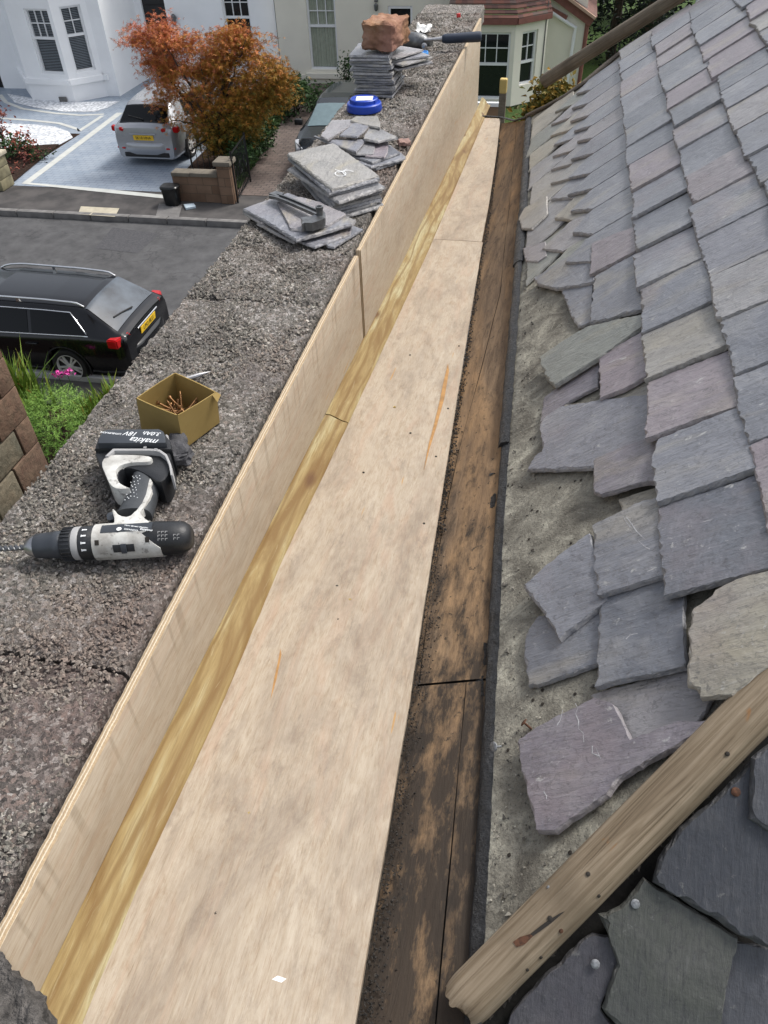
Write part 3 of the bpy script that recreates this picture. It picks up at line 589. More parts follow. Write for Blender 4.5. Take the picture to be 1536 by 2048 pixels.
# ------------------------------------------------------------------ slates
def slate_verts(poly, th, rng, dress=.0035, step=.006):
    n = len(poly); a = sum(poly[i][0]*poly[(i+1) % n][1]-poly[(i+1) % n][0]*poly[i][1] for i in range(n))
    if a < 0: poly = poly[::-1]
    pts, tail = [], []; ph = rng.random()*50
    for i in range(n):
        p, q = np.array(poly[i], float), np.array(poly[(i+1) % n], float); L = np.linalg.norm(q-p); k_ = max(1, int(L/step))
        ed = np.array([(q-p)[1], -(q-p)[0]])/max(L, 1e-6)
        for j in range(k_):
            t = j/k_; x = t*L*70+ph+i*7
            o = 0 if j == 0 else .0018*noise.noise(Vector((x*.22, ph, 0)))+.0007*noise.noise(Vector((x*.8, ph, 3)))*(noise.noise(Vector((x*.1, ph, 8))) > -.1)+rng.gauss(0, .0004)
            pts.append(p+(q-p)*t+ed*o); tail.append(1.7 if ed[1] < -.5 else .55)
    pts = np.array(pts); N = len(pts); tail = np.array(tail)
    prv, nxt = np.roll(pts, 2, 0), np.roll(pts, -2, 0); tg = nxt-prv; tg /= np.maximum(np.linalg.norm(tg, axis=1), 1e-6)[:, None]
    inn = np.stack([-tg[:, 1], tg[:, 0]], 1)
    nz = lambda f, o: np.array([noise.noise(Vector((p[0]*f+ph, p[1]*f, o))) for p in pts])
    w1 = dress*tail*np.clip(.75+.9*nz(60, 1)+.5*nz(170, 2), .12, 2.2)
    def ring(a_, z, jz): return [(p[0]+i_[0]*max(0, w_*a_+g), p[1]+i_[1]*max(0, w_*a_+g), z+jz*e) for p, i_, w_, g, e in zip(pts, inn, w1, [rng.gauss(0, .0004) for _ in pts], [rng.gauss(0, 1) for _ in pts])]
    vs = ring(0, 0, 0)+ring(.15, th*.36, th*.06)+ring(.4, th*.66, th*.06)+ring(.8, th*.9, th*.03)+ring(1.0, th, 0)
    fs = [(k_*N+i, k_*N+(i+1) % N, (k_+1)*N+(i+1) % N, (k_+1)*N+i) for k_ in range(4) for i in range(N)]
    fs += [tuple(4*N+i for i in range(N)), tuple(N-1-i for i in range(N))]
    return vs, fs
def put_tuv(me, verts, seed, rot=0.0):
    ox, oy = (seed*37.7) % 11, (seed*91.3) % 13; c, s_ = math.cos(rot), math.sin(rot)
    at = me.attributes.new('tuv', 'FLOAT_VECTOR', 'POINT')
    at.data.foreach_set('vector', [q for v in verts for q in (v[0]*c-v[1]*s_+ox, v[0]*s_+v[1]*c+oy, v[2]+seed)])
class SlateSet:                                      # merged far slates
    def __init__(s): s.v, s.f, s.r, s.t = [], [], [], []
NS = [0]
def slate(poly, frame, th=.006, tint=.4, mat='slate', parent=None, rot=0.0, dress=.0035, merge=None, name='slate', step=.006):
    """frame: 4x4 matrix; poly in its xy plane"""
    NS[0] += 1; rng = random.Random(NS[0]*13+5); vs, fs = slate_verts(list(poly), th, rng, dress, step); seed = rng.random()*7
    if merge is not None:
        o = len(merge.v); merge.v += [(frame @ Vector(v))[:] for v in vs]; merge.f += [tuple(i+o for i in f) for f in fs]; merge.r += [tint]*len(vs)
        ox, oy = (seed*37.7) % 11, (seed*91.3) % 13; merge.t += [q for v in vs for q in (v[0]+ox, v[1]+oy, v[2]+seed)]; return None
    me = bpy.data.meshes.new(name); me.from_pydata(vs, [], fs)
    at = me.attributes.new('rnd', 'FLOAT', 'POINT'); at.data.foreach_set('value', [tint]*len(vs)); put_tuv(me, vs, seed, rot)
    nr = len(vs)//5; at = me.attributes.new('edge', 'FLOAT', 'POINT'); at.data.foreach_set('value', [1.0]*(4*nr)+[0.0]*nr)
    me.materials.append(M[mat]); me.update()
    ob = bpy.data.objects.new(name, me); COL.objects.link(ob)
    if parent is not None: ob.parent = parent; ob.matrix_basis = Matrix.Translation(-Vector(parent.location)) @ frame
    else: ob.matrix_basis = frame
    return ob
def frame(o, ex, ey):
    ex = Vector(ex).normalized(); ez = ex.cross(Vector(ey)).normalized(); ey = ez.cross(ex); Mx = Matrix.Identity(4)
    for i in range(3): Mx[i][0], Mx[i][1], Mx[i][2], Mx[i][3] = ex[i], ey[i], ez[i], o[i]
    return Mx
rf = thing('slate_roof', 'old hipped roof of grey and purple slates rising right of the gutter', 'roof', tuple(roof(1.2, .1)))
def rmb(mb, name, mat, **k): return mb.build(name, mat, rf, origin=rf.location[:], **k)
_a, _b = us(924, 2010, .006), us(1494, 1434, .006); HK = (_b[0]-_a[0])/(_b[1]-_a[1]); HU0 = _a[0]-HK*_a[1]-.012
def VM(s_): return float(np.interp(s_, [-.1, 0, .07, .2, .3, .46, .57, .66, .8], [3.0, 2.92, 2.89, 2.92, 2.95, 2.86, 2.79, 2.73, 2.63]))
# deck under the slates
dk = [roof(u, s, -.001) for u, s in [(-.40, -.10), (-.36, .0), (-.05, .36), (.33, .82), (2.85, .82), (3.0, .5), (3.1, .2), (3.12, -.05), (3.16, -.2)]]
P = []
for u in np.linspace(-.42, 3.16, 240):
    s0 = float((lead(P0[1]+u)-P0)@DS)+.006
    row = []
    for t in np.linspace(0, 1, 40):
        s1 = .86; s_ = s0+(s1-s0)*t; uu = max(u, HU0+HK*s_) if u < .8 else min(u, VM(s_)+.07) if u > 2.4 else u
        row.append(tuple(roof(uu, s_, -.001+.0008*fbm(Vector((uu*7, s_*7, 0)), 3)+.0012*fbm(Vector((uu*40, s_*40, 0)), 3))))
    P.append(row)
mb = MB(); mb.grid(P, flip=False); rmb(mb, 'roof_deck', M['deck'], smooth=60)
mb = MB(); gq = random.Random(31)                     # grit and chips lying on the bared roof
for i in range(900):
    u = -.25+gq.random()**1.3*2.2; s0 = float((lead(P0[1]+u)-P0)@DS); sv = s0+.012+abs(gq.gauss(0, .05)); sz = gq.uniform(.0008, .0026) if gq.random() < .9 else gq.uniform(.003, .006)
    if u < HU0+HK*sv+.02: continue
    p = roof(u, sv, .0005); rt = Matrix.Rotation(gq.random()*6, 3, DN) @ Matrix.Rotation(gq.gauss(0, .3), 3, 'X')
    mb.add([tuple(Vector(p)+rt @ Vector(d)*sz) for d in ((1, 0, 0), (-.6, .9, .1), (-.7, -.6, .1), (.1, .1, .6))], [(0, 1, 3), (1, 2, 3), (2, 0, 3), (0, 2, 1)], gq.random())
k = NT('roof_grit', .9, .2); k.col(k.ramp(k.attr(), [(0, (.05, .048, .045)), (.6, (.16, .15, .13)), (1, (.36, .34, .29))])); o = rmb(mb, 'grit', k.m); o['kind'] = 'stuff'
L1 = [.12, .287, .434, .598, .758, .927, 1.099, 1.28, 1.446, 1.644, 1.782, 1.938, 2.074, 2.277, 2.45, 2.578, 2.747, 2.9, 3.05]
L2 = [.02, .17, .335, .5, .662, .828, .994, 1.167, 1.335, 1.51, 1.681, 1.853, 2.013, 2.168, 2.308, 2.45, 2.6, 2.75, 2.9, 3.06]
L3 = [.1, .24, .38, .54, .70, .86, .96, 1.08, 1.229, 1.40, 1.575, 1.72, 1.861, 2.06, 2.235, 2.4, 2.576, 2.75, 2.92, 3.02]
L4 = [.3+.168*i+.02*math.sin(i*5) for i in range(17)]; L5 = [.36+.168*i+.02*math.sin(i*3) for i in range(16)]
rng = random.Random(3); far_set = SlateSet(); cand = []
TINT = {0: [.05, .3, .64, .80, .2, .3, .12, .3, .6, .12, .25], 1: [.1, .62, .2, .1, .74, .35, .25, .66, .2, .3], 2: [.3, .05, .62, .6, .66, .3, .2, .1, .3, .72], 3: [.2, .35, .80, .6, .1, .3, .97, .2]}
for ci, (s0, js) in enumerate([(.272, L1), (.400, L2), (.525, L3), (.660, L4), (.79, L5)]):
    for i in range(len(js)-1):
        u0, u1 = js[i], js[i+1]
        hp = HU0+HK*(s0+.06)+.03
        if u1 < hp+.05: continue
        u0 = max(u0, hp)
        vmax = VM(s0+.10)
        if u0 > vmax-.05: continue
        u1 = min(u1, vmax)
        ua, ub = u0+.0016, u1-.0016; L = .27; t = .0075+rng.random()*.003
        tilt = .066+rng.gauss(0, .014); dz = .0105+max(0, rng.gauss(0, .0026)); ang = rng.gauss(0, .009); st = s0+rng.gauss(0, .004)
        ey = DS*math.cos(tilt)-DN*math.sin(tilt)
        ex = -DU*math.cos(ang)+ey*math.sin(ang)
        roll = .012+rng.gauss(0, .020); ex = ex*math.cos(roll)+DN*math.sin(roll)
        fr = frame(roof((ua+ub)/2, st, dz+.014), ex, ey); wd = ub-ua
        cc = rng.random()*.012 if rng.random() < .3 else .002
        poly = [(-wd/2, rng.gauss(0, .0025)), (-wd*.1, rng.gauss(-.001, .002)), (wd/2-cc, rng.gauss(0, .0025)), (wd/2, cc), (wd/2, L), (-wd/2, L)]
        tl = TINT.get(ci, TINT[1]); tint = tl[i % len(tl)] if i < 14 else rng.choice([.1, .2, .3, .3, .6, .66, .76])
        cand.append((u0, ci, poly, fr, t, tint))
cand.sort(key=lambda c: c[0]+.15*c[1])
for i, (u0, ci, poly, fr, t, tint) in enumerate(cand): slate(poly, fr, t, tint, parent=rf)
# hand measured slates of the ragged lower edge
PS = []
def pslate(px, h, th, tint, loose=None, group=None, tilt=None, name='slate', dress=.0035, mat='slate', chalk=None):
    pu = [us(x, y, h+th*.8) for x, y in px]; c = np.mean(pu, 0); fr = frame(roof(c[0], c[1], h), -DU, DS)
    if tilt: fr = fr @ Matrix.Rotation(tilt[0], 4, 'X') @ Matrix.Rotation(tilt[1], 4, 'Y')
    o = slate([(-(p[0]-c[0]), p[1]-c[1]) for p in pu], fr, th, tint, parent=None if loose else rf, dress=dress, mat=mat, name=name)
    if loose: tag(o, loose, 'slate', group)
    PS.append(o); return o
GRP = 'loose slates on the roof edge'
# underlying tan slates
pslate([(1180, 1390), (1372, 1330), (1430, 1392), (1400, 1440), (1330, 1500), (1210, 1520)], .001, .005, .72)
pslate([(1236, 1000), (1352, 960), (1362, 1035), (1250, 1050)], .003, .005, .88)
pslate([(1049, 1268), (1070, 1236), (1110, 1226), (1205, 1205), (1200, 1328), (1074, 1372), (1056, 1373), (1045, 1316)], .003, .0065, .05)
pslate([(1196, 1207), (1290, 1130), (1366, 1130), (1371, 1334), (1324, 1346), (1250, 1360), (1190, 1375)], .010, .008, .0)
pslate([(1183, 1052), (1270, 1008), (1353, 986), (1362, 1142), (1233, 1182), (1204, 1192), (1194, 1191), (1186, 1130)], .019, .008, .18)
pslate([(1378, 1225), (1430, 1180), (1487, 1153), (1560, 1138), (1560, 1319), (1465, 1391), (1400, 1397), (1388, 1374), (1371, 1370)], .024, .008, .9)
pslate([(1085, 799), (1150, 745), (1200, 712), (1196, 774), (1140, 803), (1080, 846)], .003, .006, .5)
pslate([(1195, 715), (1240, 690), (1302, 654), (1318, 738), (1250, 778), (1199, 799)], .011, .008, .62)
pslate([(1196, 800), (1318, 740), (1326, 792), (1122, 816), (1160, 808)], .004, .004, .86)
pslate([(1077, 848), (1086, 838), (1122, 813), (1200, 800), (1326, 786), (1340, 850), (1349, 904), (1270, 915), (1185, 938), (1110, 941), (1052, 940), (1070, 910), (1084, 904)], .006, .007, .33)
pslate([(1185, 921), (1250, 892), (1324, 865), (1340, 915), (1352, 970), (1325, 963), (1297, 965), (1258, 973), (1230, 983), (1202, 991), (1185, 984)], .014, .008, .5)
pslate([(1122, 581), (1150, 575), (1186, 566), (1182, 645), (1160, 654), (1153, 654), (1136, 620)], .004, .0065, .3)
pslate([(1066, 558), (1110, 530), (1181, 485), (1190, 565), (1150, 573), (1111, 579), (1073, 569)], .010, .007, .2)
pslate([(1188, 555), (1240, 525), (1286, 500), (1302, 617), (1240, 630), (1215, 640), (1178, 647)], .013, .008, .25)
pslate([(1183, 488), (1230, 468), (1285, 449), (1286, 495), (1230, 525), (1178, 551)], .016, .0085, .64)
SH = '; loose'
pslate([(1031, 1484), (1100, 1440), (1190, 1395), (1228, 1408), (1262, 1478), (1365, 1440), (1420, 1440), (1371, 1483), (1300, 1520), (1240, 1556), (1215, 1590), (1140, 1640), (1110, 1664), (1073, 1662), (1050, 1580)], .010, .0085, .52, 'purple slate with white chalk scrawl, lowest on the roof beside the near timber roll', GRP, (0, .0))
pslate([(1047, 1174), (1110, 1120), (1183, 1069), (1200, 1130), (1214, 1196), (1160, 1240), (1116, 1276), (1085, 1225)], .014, .009, .3, 'grey slate slipped askew like a diamond at the lower roof edge', GRP, (-.03, .05))
pslate([(1078, 720), (1120, 690), (1174, 656), (1240, 638), (1302, 624), (1302, 637), (1200, 712), (1108, 771), (1090, 755)], .016, .009, .98, 'long narrow greenish slate broken and swivelled across the ragged edge', GRP, (-.02, .03))
pslate([(1045, 497), (1091, 484), (1093, 512), (1075, 525), (1050, 523)], .006, .006, .7, 'small brownish slate offcut beside the black strip', GRP)
pslate([(1036, 438), (1049, 416), (1070, 405), (1093, 392), (1095, 427), (1064, 458), (1042, 458)], .010, .006, .8, 'pale five-sided slate fragment overlapping the black strip', GRP)
def rchalk(o, strokes, h, wd=.0009):
  for st in strokes:
    mb = MB(); pts = [onplane(x, y, DN, DN@P0+h-.0003) for x, y in st]; mb.tube([tuple(p) for p in pts], [wd*rng.uniform(.25, 1) for _ in pts], 5, flat=.25, up=tuple(DN))
    ob = mb.build('chalk_mark', M['chalk'], o); mw = (Matrix.Translation(Vector(rf.location)) if o.parent else Matrix.Identity(4)) @ o.matrix_basis; ob.data.transform(mw.inverted())
M['chalk'] = plain('chalk', (.36, .36, .37), .9, var=.3, scale=300)
jit = lambda pts, n=3, a=2.0: [(x+rng.gauss(0, a), y+rng.gauss(0, a)) for (x, y) in pts]
rchalk(PS[4], [jit([(1245, 1032), (1252, 1046), (1258, 1056)]), jit([(1252, 1034), (1262, 1046), (1275, 1062), (1290, 1080)]), jit([(1275, 1080), (1290, 1090), (1302, 1098)])], .0275)
rchalk(PS[3], [[(1252, 1278), (1260, 1270), (1268, 1268), (1275, 1267)], jit([(1312, 1165), (1325, 1162), (1338, 1166)]), jit([(1340, 1180), (1345, 1190), (1352, 1188)])], .0185)
rchalk(PS[15], [jit([(1152, 1405), (1155, 1418), (1150, 1428), (1158, 1440), (1160, 1455), (1164, 1470), (1168, 1485)]), jit([(1128, 1420), (1122, 1440), (1115, 1455)]), jit([(1182, 1490), (1186, 1505), (1195, 1515)]), jit([(1192, 1495), (1200, 1518)]), jit([(1090, 1580), (1094, 1592), (1088, 1600), (1094, 1588)])], .019)
# raking cut slates at the far end
def rslate(us_, h, th, tint, tilt=0.0):
    c = np.mean(us_, 0); fr = frame(roof(c[0], c[1], h), -DU, DS) @ Matrix.Rotation(-tilt, 4, 'X')
    slate([(-(u-c[0]), s_-c[1]) for u, s_ in us_], fr, th, tint, parent=rf, step=.012)
u = 1.22; i = 0; rg = random.Random(11)
while u < 2.86:                                       # course of slates whose tails were cut at a rake
    wd = rg.uniform(.13, .17); rake = .175-.018*(u-1.2)+rg.gauss(0, .008)
    rslate([(u, rake), (u+wd*.55, rake-.055-rg.random()*.03), (u+wd*.97, rake-.012), (u+wd*.98, .32), (u, .32)], .012, .008, rg.choice([.2, .3, .35, .7, .25]), .03); u += wd
u = 1.25
while u < 2.84:
    wd = rg.uniform(.12, .18); rake = .095-.02*(u-1.2)+rg.gauss(0, .01)
    rslate([(u, rake), (u+wd*.6, rake-.06-rg.random()*.02), (u+wd*1.02, rake+.012), (u+wd*1.02, .20), (u+wd*.3, .21), (u-.02, .17)], .006, .007, rg.choice([.72, .86, .9, .3, .98, .78]), .02); u += wd
u = 1.35
while u < 2.9:
    wd = rg.uniform(.17, .30); s0 = -.035-.062*(u-1.2)
    rslate([(u, s0+rg.gauss(.008, .006)), (u+wd*.98, s0-.004+rg.gauss(.004, .006)), (u+wd*1.04, .05-.03*(u-1.2)), (u+wd*1.1, .115-.03*(u-1.2)), (u+.1, .11-.03*(u-1.2))], .002, .006, rg.choice([.74, .86, .9, .98, .8]), .012); u += wd*.93
tv = [roof(u, s_, .006) for u, s_ in [(VM(q_)+.06+(.06 if q_ < -.1 else 0), q_) for q_ in np.linspace(-.16, .86, 12)]]
rmb(MB().tube([tuple(p) for p in tv], .014, 8, flat=.6), 'verge_mortar', M['mortar'])

# near hip: second roof plane with slates shaded in colour
def rollc(x, y, h=.006): return onplane(x, y, DN, DN@P0+h)
A = rollc(924, 2010); B = rollc(1494, 1434); hd = (B-A)/np.linalg.norm(B-A)
n2 = np.cross([1., 0, 0], hd); n2 /= np.linalg.norm(n2); n2 = n2 if n2[2] > 0 else -n2
D2 = n2@A-.016
ey2 = np.cross(n2, [1., 0, 0]); ey2 = ey2/np.linalg.norm(ey2)
def hslate(px, h, th, tint):
    ps = np.array([onplane(x, y, n2, D2+h+th*.8) for x, y in px]); c = ps.mean(0); c0 = c-n2*th*.8
    slate([((p-c)@np.array([1., 0, 0]), (p-c)@ey2) for p in ps], frame(c0, (1, 0, 0), ey2), th, tint, mat='slate_shaded', parent=rf, dress=.0045)
hslate([(1440, 1880), (1560, 1900), (1560, 2080), (1405, 2080)], .000, .006, .3)
hslate([(1159, 1885), (1185, 1868), (1222, 1872), (1240, 1935), (1202, 2019), (1245, 2080), (1000, 2080), (1028, 2020), (1090, 1950), (1130, 1915)], .000, .006, .4)
hslate([(1288, 1757), (1306, 1770), (1477, 1876), (1458, 1960), (1436, 2080), (1250, 2080), (1204, 2019), (1218, 1975), (1236, 1930), (1212, 1862), (1196, 1830), (1240, 1815), (1262, 1790)], .007, .0075, .98)
hslate([(1361, 1656), (1420, 1610), (1505, 1523), (1570, 1500), (1570, 1912), (1477, 1874), (1400, 1825), (1307, 1768), (1318, 1720)], .015, .009, .05)
hslate([(1506, 1517), (1570, 1470), (1570, 1680), (1530, 1662), (1499, 1640)], .024, .009, .3)
def proj(p):
    c = RM.T @ (np.array(p)-CAMP); return (CX+F*c[0]/c[2], CY-F*c[1]/c[2]) if c[2] > .05 else (9999, 9999)
rg = random.Random(17)
for r_ in range(9):
    for c_ in range(14):
        x0 = A[0]-.12+.135*c_+(.067 if r_ % 2 else 0); e0_ = .42-.115*r_; o3 = np.array([x0, A[1], A[2]]); o3 = o3+n2*(D2-n2@o3-.004+.0)+ey2*e0_
        cor = [o3+np.array([dx_, 0, 0])+ey2*dy_ for dx_, dy_ in ((0, 0), (.13, 0), (.13, .23), (0, .23), (.065, .1))]
        hipx = lambda p: (p-A)@ey2-((p-A)[0])*((hd@ey2)/hd[0])
        if max(hipx(p) for p in cor[:2]) > -.10: continue
        if any(-20 < proj(p)[0] < 1556 and -20 < proj(p)[1] < 2068 for p in cor): continue
        slate([(0, 0), (.132, 0), (.132, .2), (0, .2)], frame(o3, (1, 0, 0), ey2-n2*.05), .006, rg.choice([.05, .3, .4, .98, .1]), mat='slate_shaded', parent=rf, step=.012)
vv = []
for t in np.linspace(-.15, 1.5, 12):
    a = A+hd*.51*t-n2*.03; vv.append([tuple(a-ey2*.6*k_+np.array([.0, 0, 0])) for k_ in np.linspace(0, 1, 6)])
mb = MB(); mb.grid(vv, flip=True); rmb(mb, 'hip_void_sheet', plain('painted_roof_void', (.012, .011, .01), .95, bump=.4, bscale=40))  # near-black sheet paints the shaded void beneath the hip slates
# mortar bed below the near roll
mb = MB()
for i in range(500):
    t = random.random(); a = A+hd*np.linalg.norm(B-A)*(t*1.1-.05)-n2*(.006+.01*random.random())-ey2*random.uniform(.008, .045)
    s_ = random.uniform(.002, .007); rt = Matrix.Rotation(random.random()*6, 3, (random.random(), random.random(), 1))
    mb.add([tuple(Vector(a)+rt @ Vector(d)*s_) for d in ((1, 0, 0), (-.6, .8, 0), (-.6, -.7, .1), (0, 0, .9))], [(0, 1, 3), (1, 2, 3), (2, 0, 3), (0, 2, 1)])
o = rmb(mb, 'mortar_rubble', M['debris']); o['kind'] = 'stuff'
# timber rolls
def roll(a, b, r, mat, label, h=0.0, far_=False, seed=0):
    a, b = np.array(a), np.array(b); L = np.linalg.norm(b-a); ex = Vector((b-a)/L); fr = frame((0, 0, 0), ex, Vector((0, 0, 1)).cross(ex)); seg = 72; rows = []; N = 170
    for i in range(N):
        t = i/(N-1); row = []
        for k_ in range(seg):
            an = 2*math.pi*k_/seg; rr = r*(1+.03*fbm(Vector((t*4, math.cos(an), math.sin(an)+seed)), 3)+.02*fbm(Vector((t*1.5, math.cos(an)*9, math.sin(an)*9+seed)), 2))
            x = t*L
            ends = max(0, 1-x/.02); x -= .010*ends*fbm(Vector((math.cos(an)*1.1, math.sin(an)*1.1, seed+3)), 2)+.0012*ends*fbm(Vector((math.cos(an)*6, math.sin(an)*6, seed+3)), 2); rr *= 1-.10*ends**2
            if not far_: rr *= 1-.06*max(0, 1-abs(math.atan2(math.sin(an-1.2-.5*t), math.cos(an-1.2-.5*t)))/.10)*(t < .45)-.05*max(0, 1-abs(math.atan2(math.sin(an-2.3+.4*t), math.cos(an-2.3+.4*t)))/.08)*(t > .1)
            zz = math.sin(an)*rr
            if zz < -.8*r: zz = -.8*r
            ck_ = .0
            if abs(an-1.95+.05*math.sin(t*9)) < .10 and t < .4 and not far_: rr *= .93
            row.append((fr @ Vector((x, math.cos(an)*rr, zz)))[:])
        rows.append(row+[row[0]])
    mb = MB(); mb.grid(rows, flip=True); n = seg+1; mb.f += [tuple(range(seg)), tuple((N-1)*n+i for i in range(seg-1, -1, -1))]
    o = mb.build('timber_roll', mat, loc=tuple(a), fix=True, smooth=45)
    # object axes along the grain for the material: turn the mesh into its own frame
    inv = fr.inverted(); o.data.transform(inv); o.matrix_world = Matrix.Translation(a) @ fr
    return tag(o, label, 'timber'), fr
dA = np.linalg.norm(A-CAMP); rr_ = 49/F*np.dot(A+hd*.25-CAMP, RM[:, 2])
ra, rfr = roll(A-hd*.002, B+hd*.55, rr_, M['roll'], 'thick weathered timber hip roll crossing the near corner of the roof')
U = P0[1]
fa = onplane(1088, 164, (0, 1, 0), U+3.2); fb = onplane(1347, 0, (0, 1, 0), U+2.98)
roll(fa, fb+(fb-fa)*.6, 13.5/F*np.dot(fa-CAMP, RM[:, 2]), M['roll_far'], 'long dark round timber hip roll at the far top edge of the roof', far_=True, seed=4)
# nail holes & nails in the near roll
def nail(p, nrm, parent, r=.006, mat='pale_zinc', lift=.004, lean=(0, 0, 0), name='nail_head'):
    q = Vector(nrm).to_track_quat('X', 'Z').to_matrix().to_4x4(); Mx = Matrix.Translation(Vector(p)) @ q @ Matrix.Rotation(lean[0], 4, 'Y') @ Matrix.Rotation(lean[1], 4, 'Z')
    mb = MB(); mb.lathe([(-.006, .0014), (lift, .0014), (lift, r), (lift+.0012, r*.98), (lift+.0019, r*.7), (lift+.002, .0002)], 14, Mx)
    return mb.build(name, M[mat], parent, origin=parent.location[:], smooth=35)
for x, y, mt, par in [(1270, 1806, 'pale_zinc', 1), (1190, 1926, 'pale_zinc', 1), (1470, 1583, 'rust', 1)]: nail(onplane(x, y, n2, D2+(.022 if y < 1600 else .013 if y < 1850 else .008)), n2, rf, .0046, mt, .002)
o = nail(onplane(995, 1493, DN, DN@P0+.02), DN, rf, .0062, 'pale_zinc', .006, (.3, .5)); nail(onplane(1056, 1452, DN, DN@P0+.004), DN, rf, .0055, 'rust', .006, (.5, -.4))
for x, y in [(1148, 1175), (1019, 852), (1044, 974), (1025, 970), (1120, 975), (1150, 962), (1162, 960), (1064, 1020), (1075, 1022), (1058, 1078), (1066, 1400), (1085, 1380), (1085, 1408), (1150, 1388), (1030, 720), (1085, 1170), (1142, 1086), (1065, 1100), (1016, 1500), (1018, 1710), (1140, 1705)]:
    p = onplane(x, y, DN, DN@P0); rmb(MB().lathe([(0, .0026), (.0006, .0022), (.0008, .0001)], 9, Matrix.Translation(p) @ Vector(DN).to_track_quat('X', 'Z').to_matrix().to_4x4()), 'nail_hole', M['dark_hole'])
for x, y in [(1041, 1915), (1065, 1870), (1195, 1752), (1226, 1794), (1105, 1835)]:
    pass
inv_ = (Matrix.Translation(A-hd*.002) @ rfr).inverted()
def on_roll(x, y, sink=.0):                          # child of the roll, on its surface
    r = ray(x, y); r = Vector(inv_.to_3x3() @ Vector(r)); c = inv_ @ Vector(CAMP)
    a_ = r.y**2+r.z**2; b_ = 2*(c.y*r.y+c.z*r.z); cc_ = c.y**2+c.z**2-(rr_*(1-sink))**2; t = (-b_-math.sqrt(max(0, b_*b_-4*a_*cc_)))/(2*a_); return c+r*t
for x, y, r, mt in [(1100, 1837, .0045, 'dark_hole'), (1176, 1748, .004, 'dark_hole'), (1198, 1792, .003, 'dark_hole'), (1122, 1862, .004, 'rust'), (1082, 1915, .003, 'dark_hole'), (1055, 1940, .0028, 'dark_hole'), (1096, 1774, .003, 'pale_zinc'), (1455, 1508, .004, 'dark_hole')]:
    p = on_roll(x, y); nr = Vector((0, p.y, p.z)).normalized(); mb = MB(); r *= .62
    mb.lathe([(-.002, r), (.0006, r*.9), (.0009, r*.4), (.001, .0001)], 10, Matrix.Translation(p) @ nr.to_track_quat('X', 'Z').to_matrix().to_4x4()); mb.build('nail_hole' if mt != 'pale_zinc' else 'nail_head', M[mt], ra)
mb = MB(); pts = [on_roll(x, y) for x, y in [(1026, 1884), (1034, 1894), (1050, 1888), (1066, 1872), (1060, 1868), (1040, 1874)]]; ctr = sum(pts, Vector())/6*1.0
mb.add([tuple(p*1.0+Vector((0, p.y, p.z)).normalized()*.0006) for p in pts], [tuple(range(6))]); mb.build('rusty_nail_slot', M['rust'], ra)
mb = MB(); pts = [on_roll(x, y) for x, y in [(1066, 1872), (1060, 1868), (1090, 1845), (1120, 1826), (1130, 1822), (1100, 1848)]]
mb.add([tuple(p+Vector((0, p.y, p.z)).normalized()*.0005) for p in pts], [tuple(range(6))]); mb.build('split', M['dark_hole'], ra)
# house below the roof
bd_ = thing('house_body', 'own house wall standing below the roof and gutter', 'house', (1.2, 2.2, G))
MB().box((1.3, 2.2, (G-.75)/2-.1), (3.1, 4.0, -G-.75)).build('wall', M['mortar'], bd_, origin=(1.2, 2.2, G))

# ------------------------------------------------------------------ slates stacked on the parapet
def wslate(px, h, th, tint, label, grp, tilt=(0, 0), dress=.003):
    ps = np.array([hz(x, y, h+th) for x, y in px]); c = ps.mean(0)
    fr = frame((c[0], c[1], h), (1, 0, 0), (0, 1, 0)) @ Matrix.Rotation(tilt[0], 4, 'X') @ Matrix.Rotation(tilt[1], 4, 'Y')
    return tag(slate([(p[0]-c[0], p[1]-c[1]) for p in ps], fr, th, tint, 'slate_pile', dress=dress), label, 'slate', grp)
def rotpoly(ps, ang, dx=0, dy=0, s=1.0):
    c = np.mean(ps, 0); ca, sa = math.cos(ang), math.sin(ang)
    return [((p[0]-c[0])*ca*s-(p[1]-c[1])*sa*s+c[0]+dx, (p[0]-c[0])*sa*s+(p[1]-c[1])*ca*s+c[1]+dy) for p in ps]
GA = 'slates lying under the steel tool'
wslate([(655, 492), (668, 494), (726, 458), (700, 448), (640, 470)], .003, .005, .3, 'bottom slate peeping out at the right under the steel tool pile', GA)
wslate([(597, 482), (616, 489), (630, 494), (700, 468), (704, 452), (660, 440), (600, 455)], .008, .005, .35, 'smooth grey slate with a nail head, right side of the tool pile', GA)
wslate([(512, 446), (560, 425), (640, 440), (604, 478), (588, 483), (550, 466)], .009, .006, .72, 'tan edged slate at the lower left of the tool pile', GA, (.0, .02))
wslate([(485, 425), (548, 398), (620, 420), (560, 440), (522, 446)], .016, .005, .7, 'thin pale slate sticking out left under the tool pile', GA)
wslate([(485, 418), (530, 401), (576, 385), (650, 415), (712, 440), (704, 448), (691, 451), (640, 466), (592, 479), (560, 460), (525, 438)], .022, .0075, .33, 'large grey slate with two nail holes directly under the steel tool', GA)
wslate([(553, 404), (600, 394), (640, 404), (692, 428), (655, 450), (602, 459), (581, 457)], .030, .006, .7, 'broken triangular slate on top, carrying the hooked steel tool', GA, (.01, 0))
